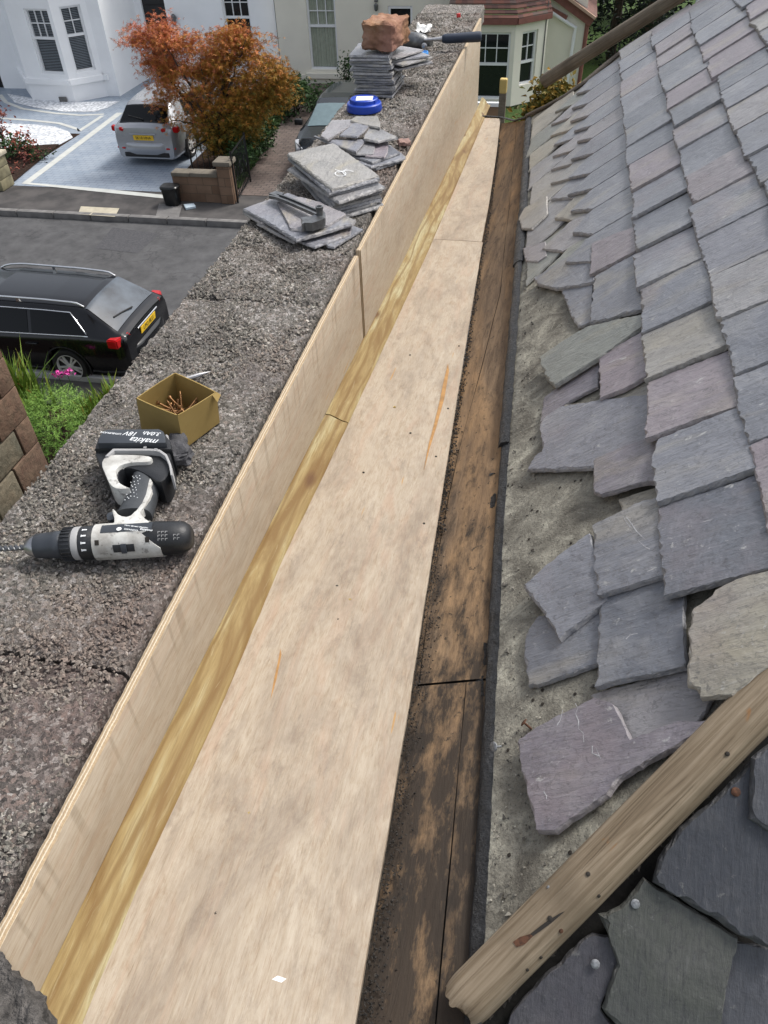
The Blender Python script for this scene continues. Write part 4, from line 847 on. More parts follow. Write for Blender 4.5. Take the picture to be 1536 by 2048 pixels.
# OK pile
topz = .074; pk = [(573, 308), (620, 297), (667.5, 287), (712, 317), (760, 349), (712, 362), (663, 376), (618, 342)]
base = [tuple(hz(x, y, topz)[:2]) for x, y in pk]; rg = random.Random(21)
ordn = ['top', 'second', 'third', 'fourth', 'fifth', 'sixth', 'seventh', 'eighth', 'ninth', 'tenth', 'eleventh', 'twelfth', 'thirteenth', 'fourteenth', 'fifteenth']
GB = 'slates in the neat pile with the chalked top'
NB = 9
for i in range(NB):
    z = topz-.0075*(i+1); sh = .004*i
    ps = base if i == 0 else rotpoly(base, rg.gauss(-.015*i, .03), sh*.9+rg.gauss(0, .003), -sh*1.2+rg.gauss(0, .003), 1+rg.gauss(-.02, .025))
    if i == 3: ps = rotpoly(ps, .06, .006, -.008)
    c = np.mean(ps, 0); fr = frame((c[0], c[1], z), (1, 0, 0), (0, 1, 0)) @ Matrix.Rotation(rg.gauss(0, .012), 4, 'X') @ Matrix.Rotation(rg.gauss(0, .012), 4, 'Y')
    o = slate([(p[0]-c[0], p[1]-c[1]) for p in ps], fr, .0068, .8 if i == 0 else rg.choice([.1, .3, .35, .75, .2]), 'slate_pile', dress=.0045)
    tag(o, 'top slate of the neat pile with a white chalk squiggle' if i == 0 else ordn[i]+' slate from the top in the neat pile with the chalked slate', 'slate', GB)
    if i == 0: topS = o
def chalk(strokes, plane_z, parent, wd=.0011):
    mb = MB()
    for st in strokes:
        pts = [hz(x, y, plane_z) for x, y in st]
        mb.tube([tuple(p) for p in pts], wd, 5, flat=.25, up=(0, 0, 1))
    loc = parent.matrix_basis.inverted()
    o = mb.build('chalk_mark', M['print_white'], parent); o.data.transform(loc); return o
ell = lambda cx, cy, a, b, n=14, a0=0, a1=6.28: [(cx+a*math.cos(a0+(a1-a0)*i/n), cy+b*math.sin(a0+(a1-a0)*i/n)) for i in range(n+1)]
chalk([ell(681, 347, 11, 5), [(670, 339), (684, 343), (692, 351)], [(694, 338), (684, 343), (676, 345)], [(684, 343), (697, 340), (707, 343)]], topz+.0006, topS)
# broken pile
GC = 'broken slates heaped behind the neat pile'
wslate([(690, 330), (752, 337), (818, 317), (790, 296), (740, 285), (700, 300)], .004, .006, .2, 'lowest dark slate of the broken heap by the plywood edge', GC)
wslate([(700, 322), (742, 334), (812, 316), (782, 290), (735, 285)], .011, .006, .3, 'second lowest dark slate of the broken heap', GC)
wslate([(700, 310), (745, 325), (800, 305), (770, 286), (730, 284)], .018, .006, .1, 'dark slate under the purple scrap in the broken heap', GC)
wslate([(735, 285), (777, 283), (775, 305), (768, 314), (730, 312)], .025, .005, .62, 'purplish slate scrap with rounded corner in the broken heap', GC)
wslate([(690, 300), (712, 308), (746, 308), (752, 285), (715, 280)], .028, .005, .74, 'square pale slate scrap in the broken heap', GC)
wslate([(625, 272), (645, 278), (680, 280), (724, 279), (730, 282), (718, 296), (712, 302), (700, 299), (660, 286)], .036, .005, .33, 'long pointed slate sliver jutting left from the broken heap', GC, (.02, 0))
wslate([(726, 277), (735, 262), (742, 250), (768, 260), (797, 275), (770, 279), (757, 283)], .042, .006, .75, 'grey slate with a wavy top edge at the right of the broken heap', GC)
wslate([(640, 272), (657, 250), (662, 241), (700, 238), (712, 243), (686, 260), (655, 279)], .045, .006, .72, 'flat topped slate piece at the left of the broken heap', GC, (0, .03))
wslate([(678, 270), (700, 252), (715, 240), (742, 246), (728, 262), (714, 273)], .049, .005, .35, 'small nail holed slate piece in the middle of the broken heap', GC)
wslate([(700, 240), (712, 232), (755, 232), (761, 244), (760, 255), (735, 250), (715, 246)], .05, .006, .8, 'pale slate piece at the back of the broken heap by the blue lid', GC)
# pile under the stone
GD = 'slates in the tall pile under the red stone'; rg = random.Random(5)
f0, f1 = hz(716, 192, .004), hz(788, 194, .004); wd = f1[0]-f0[0]; cx_, cy_ = (f0[0]+f1[0])/2, (f0[1]+f1[1])/2+.10
ND = 15
for i in range(ND):
    z = .004+.0088*i; a = rg.gauss(0, .03); sh = -.0016*i+rg.gauss(0, .005); w2, l2 = wd/2*(1.06+rg.gauss(0, .03)), .10
    ps = [(-w2, -l2+rg.gauss(0, .006)), (w2*.2, -l2+rg.gauss(0, .004)), (w2, -l2+rg.gauss(0, .006)), (w2, l2), (-w2, l2)]
    fr = frame((cx_+sh, cy_, z), (math.cos(a), math.sin(a), 0), (-math.sin(a), math.cos(a), 0)) @ Matrix.Rotation(rg.gauss(0, .008), 4, 'X') @ Matrix.Rotation(rg.gauss(0, .012), 4, 'Y')
    tag(slate(ps, fr, .0072, rg.choice([.05, .1, .2, .3, .75]), 'slate_pile', step=.012), ordn[ND-1-i]+' slate from the top in the tall pile under the red stone', 'slate', GD)
ztop = .004+.0088*ND
for i, (dx, dz, an, tl) in enumerate([(.085, -.035, -.55, .12), (.09, -.022, -.42, .1), (.07, -.012, -.7, .08), (.06, -.002, -.35, .05)]):
    fr = frame((cx_+dx, cy_+.04, ztop+dz-.02), (math.cos(an), math.sin(an), 0), (-math.sin(an), math.cos(an), 0)) @ Matrix.Rotation(-.06, 4, 'X') @ Matrix.Rotation(tl, 4, 'Y')
    tag(slate([(-.06, -.1), (.05, -.1), (.05, .1), (-.06, .1)], fr, .006, [.35, .75, .3, .72][i], 'slate_pile', step=.012), ['lowest', 'second lowest', 'third lowest', 'uppermost'][i]+' slate fanned out to the right of the red stone', 'slate', 'slates fanned out beside the red stone')
def lump(name, c, d, rz, mat, label, cat, seed=0, amp=.012, sub=4, bev=.2):
    bm = bmesh.new(); bmesh.ops.create_cube(bm, size=1); bmesh.ops.bevel(bm, geom=list(bm.edges), offset=bev*.35, segments=1, affect='EDGES')
    bmesh.ops.triangulate(bm, faces=bm.faces)
    for _ in range(sub): bmesh.ops.subdivide_edges(bm, edges=list(bm.edges), cuts=1, use_grid_fill=True)
    for v_ in bm.verts:
        p = v_.co.copy(); v_.co = Vector((p.x*d[0], p.y*d[1], p.z*d[2])); n_ = p.normalized()
        v_.co += n_*amp*(noise.fractal(p*2.2+Vector((seed, 0, 0)), 1, 2, 4))
    zmin = min(v_.co.z for v_ in bm.verts)
    bm.transform(Matrix.Rotation(rz, 4, 'Z')); bm.transform(Matrix.Translation((0, 0, -zmin)))
    me = bpy.data.meshes.new(name); bm.to_mesh(me); bm.free(); me.materials.append(mat); me.shade_smooth(); me.set_sharp_from_angle(angle=R_(38))
    o = bpy.data.objects.new(name, me); COL.objects.link(o); o.location = c; return tag(o, label, cat)
lump('sandstone_block', (cx_+.02, cy_+.015, ztop-.002), (.125, .175, .088), -.16, M['sandstone'], 'rough red sandstone block weighing down the tall slate pile', 'stone', 2, .014)
q = hz(808, 290, .004); lump('stone_chip', q, (.035, .04, .012), .4, plain('pink_stone', (.3, .19, .16), .9, bump=.3), 'flat pink stone chip between broken slates and plywood', 'stone', 5, .004, 3)

# ------------------------------------------------------------------ slater's tool
def tl_(x, y, z): return Vector(hz(x, y, z))
tool = thing('slate_hammer', 'grey steel hooked roofing hammer lying on the nearest slate pile', 'hammer', tuple(hz(600, 420, .036)))
def tbuild(mb, name, mat): return mb.build(name, M[mat], tool, origin=tool.location[:], smooth=35)
a, b = tl_(545, 390, .046), tl_(640, 432, .050); mb = MB(); ex = (b-a).normalized(); sd_ = Vector((0, 0, 1)).cross(ex).normalized()
pr = [(-.011, 0), (-.011, .008), (-.006, .008), (-.006, .0035), (.006, .0035), (.006, .008), (.011, .008), (.011, 0)]
rows = [[tuple(a+(b-a)*t+sd_*y*(1+.2*(t < .1))+Vector((0, 0, z-.006*(1-t)**6))) for y, z in pr+[pr[0]]] for t in np.linspace(0, 1, 16)]
mb.grid(rows, flip=True); mb.f += [tuple(range(8)), tuple(15*9+i for i in range(7, -1, -1))]; tbuild(mb, 'shaft', 'dark_steel')
mb = MB(); mb.prism([tuple(tl_(x, y, .046)[:2]) for x, y in [(538, 389), (553, 384), (568, 388), (558, 396)]], .042, .049); tbuild(mb, 'claw', 'dark_steel')
hp = [(602, 440), (612, 438), (624, 437), (636, 430), (646, 425), (651, 431), (650, 441), (640, 446), (624, 451), (610, 450), (604, 453), (606, 446)]
mb = MB(); mb.prism([tuple(tl_(x, y, .05)[:2]) for x, y in hp], .036, .056); o = tbuild(mb, 'head', 'dark_steel')
c = tl_(640, 430, .055); mb = MB(); mb.lathe([(0, .0085), (.014, .0085), (.015, .0095), (.021, .0095), (.0215, .006), (.018, .0055), (.018, .0001)], 18, Matrix.Translation(c) @ Matrix.Rotation(R_(-90), 4, 'Y')); tbuild(mb, 'striking_face', 'dark_steel')

# ------------------------------------------------------------------ blue lid, hammer, bits on the wall
q = hz(729, 222, 0); lid = thing('tub_lid', 'round blue plastic screw lid with white label beside broken slates', 'lid', (q[0], q[1], .004)); UPM = Matrix.Rotation(R_(-90), 4, 'Y')
mb = MB(); mb.lathe([(0, .061), (.003, .0625), (.022, .060), (.025, .057), (.0255, .049), (.036, .0475), (.038, .0455), (.0385, .043), (.036, .042), (.036, .0001)], 48, UPM)
for i in range(8): an = i*math.pi/4+.3; mb.box((.049*math.cos(an), .049*math.sin(an), .030), (.003, .003, .012), Matrix.Rotation(an, 3, 'Z'))
mb.build('cap', M['blue_lid'], lid, smooth=35)
mb = MB(); mb.box((.002, .0, .0366), (.058, .052, .0008), Matrix.Rotation(.15, 3, 'Z')); mb.build('label', M['paper'], lid)
hm = thing('club_hammer', 'steel hammer with dark blue rubber grip lying across the parapet', 'hammer', tuple(hz(845, 85, .0)))
def hb(mb, n, mt): return mb.build(n, M[mt], hm, origin=hm.location[:], smooth=40)
a, b = Vector(hz(884, 78, .045)), Vector(hz(963, 73, .05)); mb = MB(); mb.tube([tuple(a+(b-a)*t) for t in (0, .03, .1, .5, .9, .97, 1)], [.012, .016, .0185, .019, .0205, .0195, .014], 20); hb(mb, 'grip', 'rubber_blue')
c = Vector(hz(848, 80, .045)); mb = MB(); mb.tube([tuple(c), tuple(c+(a-c)*.6), tuple(a)], [.006, .0075, .011], 12); hb(mb, 'shaft', 'steel')
hc = Vector(hz(829, 82, .032)); mb = MB()
rows = []
for t, s_ in [(-.062, .55), (-.058, .78), (-.045, .92), (-.01, 1), (.02, 1), (.045, .8), (.055, .55), (.062, .5), (.075, .5), (.078, .42)]:
    rows.append([tuple(hc+Vector((t, -t*.28, 0))+Vector((math.cos(k_*math.pi/10)*.012*s_, math.cos(k_*math.pi/10)*.034*s_, math.sin(k_*math.pi/10)*.033*s_))) for k_ in range(21)])
mb.grid(rows, flip=True); mb.f += [tuple(range(20)), tuple(9*21+i for i in range(19, -1, -1))]; hb(mb, 'head', 'dark_steel')
c = Vector(hz(848, 92, .03)); mb = MB(); mb.lathe([(0, .012), (.012, .012), (.014, .009), (.014, .0001)], 14, Matrix.Translation(c) @ Matrix.Rotation(R_(-70), 4, 'Z')); hb(mb, 'striking_face', 'steel')
bm = MB(); c = hz(848, 60, .012); rg = random.Random(9)
P = [[(c[0]+(i-3)*.011+rg.gauss(0, .002), c[1]+(j-3)*.014+rg.gauss(0, .002), .008+abs(rg.gauss(0, .009))+.012*(j > 3)) for i in range(7)] for j in range(7)]
bm.grid(P); tag(bm.build('paper_tissue', M['paper'], origin=c), 'crumpled white paper scrap behind the hammer head', 'paper')
c = hz(846, 118, .0); cap = thing('bottle_cap', 'small light blue plastic cap near the fanned slates', 'cap', (c[0], c[1], .006)); mb = MB(); mb.lathe([(0, .024), (.02, .0225), (.0225, .021), (.0225, .018), (.018, .017), (.018, .0001)], 24, UPM); mb.build('cap', M['cyan'], cap, smooth=35)
c = hz(917, 33, .006); lump('red_scrap', (c[0], c[1], .002), (.018, .014, .016), .3, M['red'], 'tiny red plastic scrap far along the parapet top', 'scrap', 3, .003, 2)
a, b = Vector(hz(372, 758, .009)), Vector(hz(421, 743, .009)); mb = MB(); mb.tube([tuple(a), tuple(a+(b-a)*.55), tuple(a+(b-a)*.6), tuple(b)], [.0042, .004, .0032, .0004], 8); tag(mb.build('metal_spike', M['steel'], origin=a), 'slim grey pointed spike lying behind the cardboard box', 'spike')

# ------------------------------------------------------------------ cardboard box of screws
BH = .072
bot = [hz(283, 858, .004), hz(368, 899, .004), hz(439.5, 845, .004)]; bot.append(bot[0]+bot[2]-bot[1])
def solve_h():
    best = None
    for z in np.linspace(.03, .14, 111):
        d = np.linalg.norm(hz(355, 831, z)[:2]-bot[1][:2]); best = (d, z) if best is None or d < best[0] else best
    return best[1]
BH = solve_h()
top = [hz(272, 796, BH), hz(355, 831, BH), hz(433, 784, BH), hz(350, 745, BH)]
cx0 = sum(bot)/4; box = thing('cardboard_box', 'small open yellow-brown cardboard box of screws by the drill', 'box', tuple(cx0))
def qwall(i, j, t=.0018):
    a0, a1, b0, b1 = bot[i], bot[j], top[i], top[j]; n_ = np.cross(a1-a0, [0, 0, 1.]); n_ /= np.linalg.norm(n_); mb = MB(); rows = []
    for tz in np.linspace(0, 1, 7):
        rows.append([tuple((a0+(b0-a0)*tz)*(1-u)+(a1+(b1-a1)*tz)*u+n_*.0018*math.sin(u*3.14)*math.sin(tz*2.2)) for u in np.linspace(0, 1, 9)])
    inn = [[tuple(np.array(p)-n_*t) for p in r] for r in rows]
    mb.grid(rows); mb.grid(inn, flip=True); nn = 9*7
    mb.f += [(54+k_, 54+k_+1, nn+54+k_+1, nn+54+k_) for k_ in range(8)]
    return mb.build('side', M['card'], box, origin=cx0, fix=False)
for i in range(4): qwall(i, (i+1) % 4)
mb = MB(); mb.add([tuple(p+np.array([0, 0, .002])) for p in bot], [(0, 1, 2, 3)]); mb.build('base', M['card'], box, origin=cx0)
mb = MB(); e_ = top[2]-top[1]; mb.add([tuple(top[2]), tuple(top[2]-e_*.12+np.array([0, 0, .0])), tuple(top[2]+np.array([.004, -.012, -.012])), tuple(top[2]+np.array([.006, .002, -.006]))], [(0, 1, 2, 3)]); mb.build('torn_flap', M['card'], box, origin=cx0)
rg = random.Random(4)
def screw_mesh():
    mb = MB(); L = .052; prof = [(0, .0001), (.0005, .0042), (.0015, .0042), (.005, .0021)]
    for i in range(40): prof.append((.006+i*(L-.012)/40, .0021 if i % 2 else .0016))
    prof += [(L-.004, .0015), (L, .0001)]; mb.lathe(prof, 9); return mb.build('wood_screw', M['screw'], smooth=50)
proto = screw_mesh(); ctop = sum(top)/4
for i in range(38):
    o = proto if i == 0 else proto.copy()
    if i: COL.objects.link(o)
    u_, v_ = rg.uniform(.16, .84), rg.uniform(.16, .84); p = bot[0]*(1-u_)*(1-v_)+bot[1]*u_*(1-v_)+bot[2]*u_*v_+bot[3]*(1-u_)*v_
    an = rg.random()*6.28; el = rg.gauss(0, .16); lay = .008+.022*rg.random()**.8
    lbl, g_ = 'brown wood screw in the tangle inside the cardboard box', 'screws in the cardboard box'
    if i >= 34:
        el = [.75, -.8, .6, .95][i-34]; p = cx0+np.array([[.004, .012], [-.012, .0], [.02, .004], [.002, -.012]][i-34]+[0]); lay = .034; an = [1.9, .6, .9, 2.6][i-34]
    d_ = Vector((math.cos(an)*math.cos(el), math.sin(an)*math.cos(el), math.sin(el)))
    pos = Vector((p[0], p[1], .004+lay))-d_*.026; 
    for q_ in (pos, pos+d_*.052):
        pass
    # keep both ends inside the box
    cc = Vector((cx0[0], cx0[1], 0)); mid = pos+d_*.026; off = (mid-cc).to_2d()
    lim = .020 if abs(el) < .5 else .022
    if off.length > lim: off *= lim/off.length; mid = Vector((cc.x+off.x, cc.y+off.y, mid.z)); pos = mid-d_*.026
    if pos.z < .008: pos.z = .008
    o.matrix_world = Matrix.Translation(pos) @ d_.to_track_quat('X', 'Z').to_matrix().to_4x4()
    tag(o, lbl, 'screw', g_)

# ------------------------------------------------------------------ cordless drill
zb = .0275; B0 = Vector(hz(386, 1073, zb)); T0 = Vector(hz(57, 1093, zb)); ax = (T0-B0); ax.z = 0; ang = math.atan2(ax.y, ax.x)
drill = thing('cordless_drill', 'worn black and white cordless drill lying on the parapet with its bit fitted', 'drill', (B0.x, B0.y, .004), ang)
Dm = Matrix.Translation(drill.location) @ Matrix.Rotation(ang, 4, 'Z'); Di = Dm.inverted()
def dl(x, y, z=zb): p = Di @ Vector(hz(x, y, z)); return p
def dx(x, y=1085): return dl(x, y).x
zc = zb-.004
def DB(mb, n, mt, sm=40): return mb.build(n, M[mt], drill, smooth=sm)
AX = Matrix.Translation((0, 0, zc))
def R(x):                                              # body radius along the axis
    return float(np.interp(x, [0, .003, .012, .05, .10, dx(196)], [.010, .0165, .0228, .0248, .0250, .0245]))
xs_ = [0, .0015, .004, .008, .014, .03, .05, .08, .1, dx(196)]
mb = MB(); mb.lathe([(x, R(x)) for x in xs_], 40, AX); DB(mb, 'motor_housing', 'black_plastic')
def patch(n, mt, xa, xb, a0, a1, off=.0008, endf=None, nx=14, seg=24):
    mb = MB(); xs = np.linspace(xa, xb, nx)
    outer = [(x, R(x)+off) for x in xs]
    mb.lathe(outer, seg, AX, a0, a1, endf); ns = seg+1
    inner = MB(); inner.lathe([(x, R(x)-.0005) for x in xs], seg, AX, a0, a1, endf); o = len(mb.v); mb.v += inner.v; mb.r += inner.r
    mb.f += [tuple(i+o for i in reversed(f)) for f in inner.f]; nr = nx
    bd2 = [k_ for k_ in range(ns)]+[i*ns+ns-1 for i in range(1, nr)]+[(nr-1)*ns+k_ for k_ in range(ns-2, -1, -1)]+[i*ns for i in range(nr-2, 0, -1)]
    mb.f += [(bd2[i], bd2[(i+1) % len(bd2)], o+bd2[(i+1) % len(bd2)], o+bd2[i]) for i in range(len(bd2))]
    ob = mb.build(n, M[mt], drill, smooth=40, fix=True); return ob
xw0, xw1 = dx(300), dx(195)
def shell_end(i, t, a):
    k_ = (t-xw0)/(xw1-xw0); back = dx(326) if a < R_(12) else dx(326)+(dx(292)-dx(326))*min(1, (a-R_(12))/R_(52)) if a < R_(64) else dx(300)
    return back+(xw1-back)*k_
patch('shell', 'white_plastic', xw0, xw1, R_(-80), R_(150), .0012, shell_end, 16, 40)
xl0, xl1 = dx(311), dx(212)
o = patch('name_plate', 'grey_plastic', xl0, xl1, R_(72), R_(104), .0019)
mb = MB(); RT = Matrix.Rotation(math.pi-ang, 4, 'Z')
zt_ = zc+.0272
for txt, sz, px_, py_ in [('makita', .0058, 292, 1060.0), ('CORDLESS', .0036, 262, 1059.5), ('HAMMER DRIVER DRILL', .0028, 272, 1053)]:
    p = dl(px_, py_, zt_+.004); p.z = zt_
    text_into(mb, txt, sz, Matrix.Translation(p) @ Matrix.Rotation(-ang, 4, 'Z') @ Matrix.Rotation(math.pi, 4, 'Z'), .0003, sx=1.2)
DB(mb, 'lettering', 'print_white', None)
mb = MB(); mb.lathe([(0, .0035), (.0006, .0035)], 16, Matrix.Translation(dl(238, 1058, zt_+.004)-Vector((0, 0, .0002))) @ UPM); DB(mb, 'emblem', 'print_white')
ar = lambda d_: R_(d_)
patch('slide_switch', 'black_plastic', dx(277), dx(236), ar(8), ar(32), .0022); patch('switch_knob', 'grey_plastic', dx(262), dx(252), ar(6), ar(34), .0045)
for x in (303, 206): patch('screw_hole', 'dark_hole', dx(x+4), dx(x-4), ar(34), ar(50), .0016, nx=6, seg=6)
M['worn_vent'] = plain('scuffed_grey', (.3, .3, .3), .6, var=.2)
vents = []
for gx in (333, 358):
    for j, a_ in enumerate((62, 50, 38)):
        if gx == 358 and j == 0: continue
        mb = MB()
        for xx in ((gx-10, gx-3, gx+4) if gx == 333 else (gx-5, gx+2)):
            for (w_, a0_, a1_) in ((5, a_+3.5, a_+5.5), (1.2, a_-2, a_+5)):
                xs = [dx(xx+w_), dx(xx)]; mb.lathe([(x, R(x)+.0006) for x in xs], 3, AX, ar(a0_), ar(a1_))
        DB(mb, 'vent', 'worn_vent')
# chuck end
def seg(n, mt, x0, x1, prof, sm=35):
    a_, b_ = dx(x0), dx(x1); mb = MB(); mb.lathe([(a_+(b_-a_)*t, r) for t, r in prof], 40, AX); return DB(mb, n, mt, sm)
seg('torque_collar', 'black_plastic', 196, 166, [(0, .0235), (.05, .0242), (.95, .0238), (1, .0225)])
seg('collar_ring', 'worn_vent', 166, 152, [(0, .0234), (.1, .0240), (.9, .0236), (1, .0226)])
o = seg('adjusting_collar', 'black_plastic', 152, 129, [(0, .0225), (.06, .0235), (.9, .0226), (1, .020)])
mb = MB()
for i in range(26):
    an = i*2*math.pi/26; xa, xb = dx(151), dx(132); mb.box(((xa+xb)/2, .0234*math.cos(an), zc+.0234*math.sin(an)), (xb-xa, .0024, .0022), Matrix.Rotation(an, 3, 'X'), bev=.0006)
DB(mb, 'collar_rib', 'black_plastic')
mb = MB()
for i, s_ in enumerate(('8', '15', 'I', 'T')):
    an = ar(20+24*i); p = Vector((dx(180), .0246*math.cos(an), zc+.0246*math.sin(an)))
    mb.box(p, (.0052, .0022, .0004), Matrix.Rotation(an-math.pi/2, 3, 'X')); mb.box(p+Vector((.0035, 0, 0)), (.0012, .0034, .0004), Matrix.Rotation(an-math.pi/2, 3, 'X'))
DB(mb, 'scale_mark', 'print_white')
seg('chuck', 'grey_plastic', 129, 76, [(0, .0185), (.05, .0195), (.3, .0195), (.33, .0188), (.72, .0180), (.98, .0172), (1, .0168)])
seg('chuck_nose', 'steel', 76, 56, [(0, .0166), (.25, .0160), (.7, .0128), (.95, .0105), (1, .0085), (1.001, .004)])
a_, b_ = dx(56), dx(-30); mb = MB(); rows = []
for i in range(90):
    t = i/89; x = a_+(b_-a_)*t; tw = t*26
    rows.append([(x, .0042*math.cos(k_*math.pi/6+tw)*(1-.45*(k_ % 6 in (1, 2))), zc-.001+.0042*math.sin(k_*math.pi/6+tw)*(1-.45*(k_ % 6 in (1, 2)))) for k_ in range(13)])
mb.grid(rows, flip=True); mb.f += [tuple(range(11, -1, -1)), tuple(89*13+i for i in range(12))]; DB(mb, 'drill_bit', 'dark_steel', 60)
# handle
M['grip'] = plain('rubber_grip', (.045, .05, .056), .6, var=.2, scale=60, bump=.1, bscale=500)
hpx = [((268, 1032), 36, .018), ((275, 1015), 33, .0185), ((283, 997), 30, .019), ((289, 978), 28, .019), ((293, 958), 27, .0195), ((297, 938), 29, .0205), ((300, 920), 31, .0215)]
rows = []
for i, ((x, y), wpx, hz_) in enumerate(hpx):
    l_, r_ = dl(x-wpx, y+2, .03), dl(x+wpx, y-2, .03); c = (l_+r_)/2; hw = (r_-l_)/2; c.z = zc; row = []
    for k_ in range(29):
        an = k_*2*math.pi/28; ca, sa = math.cos(an), math.sin(an); e = .75
        row.append(tuple(c+hw*math.copysign(abs(ca)**e, ca)*.98+Vector((0, 0, hz_*math.copysign(abs(sa)**e, sa)))))
    rows.append(row)
mb = MB(); mb.grid(rows); mb.f += [tuple(range(27, -1, -1)), tuple(6*29+i for i in range(28))]; mb.build('handle', M['grip'], drill, smooth=60, fix=True)
def flat(n, mt, px, z0, z1, par=None, bev=.0014):
    bm = bmesh.new(); vs = [bm.verts.new((*dl(x, y, z1).xy, z1-.004)) for x, y in px]; f = bm.faces.new(vs)
    if f.normal.z < 0: f.normal_flip()
    bmesh.ops.triangulate(bm, faces=bm.faces); bmesh.ops.dissolve_limit(bm, angle_limit=.01, verts=bm.verts, edges=bm.edges)
    ex = bmesh.ops.extrude_face_region(bm, geom=list(bm.faces))
    for e in ex['geom']:
        if isinstance(e, bmesh.types.BMVert): e.co.z = z0-.004
    bmesh.ops.recalc_face_normals(bm, faces=bm.faces)
    tp = [e for e in bm.edges if all(abs(v.co.z-(z1-.004)) < 1e-6 for v in e.verts)]
    if bev: bmesh.ops.bevel(bm, geom=tp, offset=bev, segments=2, affect='EDGES', profile=.6)
    me = bpy.data.meshes.new(n); bm.to_mesh(me); bm.free(); me.materials.append(M[mt]); me.shade_smooth(); me.set_sharp_from_angle(angle=R_(50))
    o = bpy.data.objects.new(n, me); COL.objects.link(o); o.parent = drill; return o
def sm(px, it=2):
    for _ in range(it):
        q = []
        for i in range(len(px)):
            a, b = px[i], px[(i+1) % len(px)]; q += [(a[0]*.75+b[0]*.25, a[1]*.75+b[1]*.25), (a[0]*.25+b[0]*.75, a[1]*.25+b[1]*.75)]
        px = q
    return px
flat('neck_shell', 'white_plastic', sm([(223, 1017), (229, 1019), (238, 1031), (258, 1034), (272, 1020), (278, 1020), (284, 1032), (300, 1044), (306, 1056), (296, 1064), (206, 1064), (204, 1056), (222, 1050), (230, 1042)], 1), .022, .0500)
flat('handle_stripe', 'white_plastic', [(291, 946), (299, 954), (305, 964), (302, 972), (304, 981), (299, 995), (290, 1011), (278, 1027), (268, 1027), (284, 1006), (292, 988), (296, 970), (295, 957)], .030, .0452, bev=.0005)
flat('trigger', 'grey_plastic', sm([(212, 1026), (230, 1022), (234, 1036), (214, 1042)], 1), .014, .040)
mb = MB()
for i in range(34):
    y = 955+53*(i//4)/9+rg.uniform(-2, 2); x = np.interp(y, [948, 1008], [276, 256])+(i % 4-1)*6.5+(3 if (i//4) % 2 else 0); p = dl(x, y, .0435); p.z = .0195*math.sqrt(max(0, 1-((i % 4-1)*6.5/34)**2))+zc+.0002; mb.box(p, (.0011, .0011, .0011))
DB(mb, 'grip_dot', 'print_white', None)
# foot and battery
flat('foot', 'black_plastic', sm([(188, 905), (196, 884), (330, 880), (342, 905), (341, 935), (334, 956), (318, 966), (296, 950), (268, 936), (240, 936), (236, 960), (244, 974), (222, 976), (200, 930)], 1), .006, .049, bev=.004)
flat('belt_guard', 'white_plastic', sm([(202, 928), (208, 915), (224, 909), (262, 909), (296, 911), (306, 916), (298, 924), (268, 924), (246, 928), (234, 935), (231, 946), (237, 964), (250, 972), (262, 976), (234, 978), (220, 970), (211, 950)], 1), .020, .0555, bev=.002)
flat('latch_bar', 'worn_vent', [(210, 912), (226, 897), (300, 897), (320, 899), (334, 909), (342, 928), (345, 950), (341, 950), (338, 930), (330, 912), (318, 903), (300, 901), (229, 901), (216, 912)], .03, .0585, bev=.0005)
for x, y, rr in [(292, 901, .0026), (313, 906, .0034)]:
    p = dl(x, y, .053); p.z = .0545; mb = MB(); mb.lathe([(0, rr), (.0012, rr), (.0012, rr*.6), (.0004, rr*.55), (.0004, .0001)], 18, Matrix.Translation(p) @ UPM); DB(mb, 'screw_boss', 'worn_vent')
flat('battery', 'grey_plastic', [(195, 886), (199, 870), (207, 861), (216, 858), (318, 857), (327, 862), (331, 872), (332, 885)], .004, .0655, bev=.0035)
flat('battery_side', 'black_plastic', [(189, 897), (196, 876), (205, 866), (328, 866), (340, 880), (343, 898)], .003, .056, bev=.003)
flat('battery_latch', 'worn_vent', [(331, 868), (336, 870), (340, 890), (336, 896), (332, 892)], .02, .054, bev=.001)
mb = MB(); zt_ = .0655-.004+.0002
def bt(txt, sz, x, y, sx=1.0, sh=0.0):
    p = dl(x, y, .0657); p.z = zt_; text_into(mb, txt, sz, Matrix.Translation(p) @ Matrix.Rotation(-ang+math.pi, 4, 'Z'), .0002, sx=sx, shear=sh)
bt('makita', .0185, 288, 881, .95, .25); bt('18V', .0150, 262, 867, .9, .2); bt('3.0Ah', .0125, 304, 867, 1.0, .2); bt('LITHIUM-ION', .0062, 222, 866, .95, .2)
DB(mb, 'lettering', 'print_white', None)
lump('dark_rag', (*hz(350, 912, .01)[:2], .003), (.045, .06, .022), .5, plain('dark_grey_cloth', (.06, .06, .066), .8, var=.4, scale=40, bump=.5), 'dark grey crumpled rag between the drill battery and box', 'rag', 8, .012, 3)

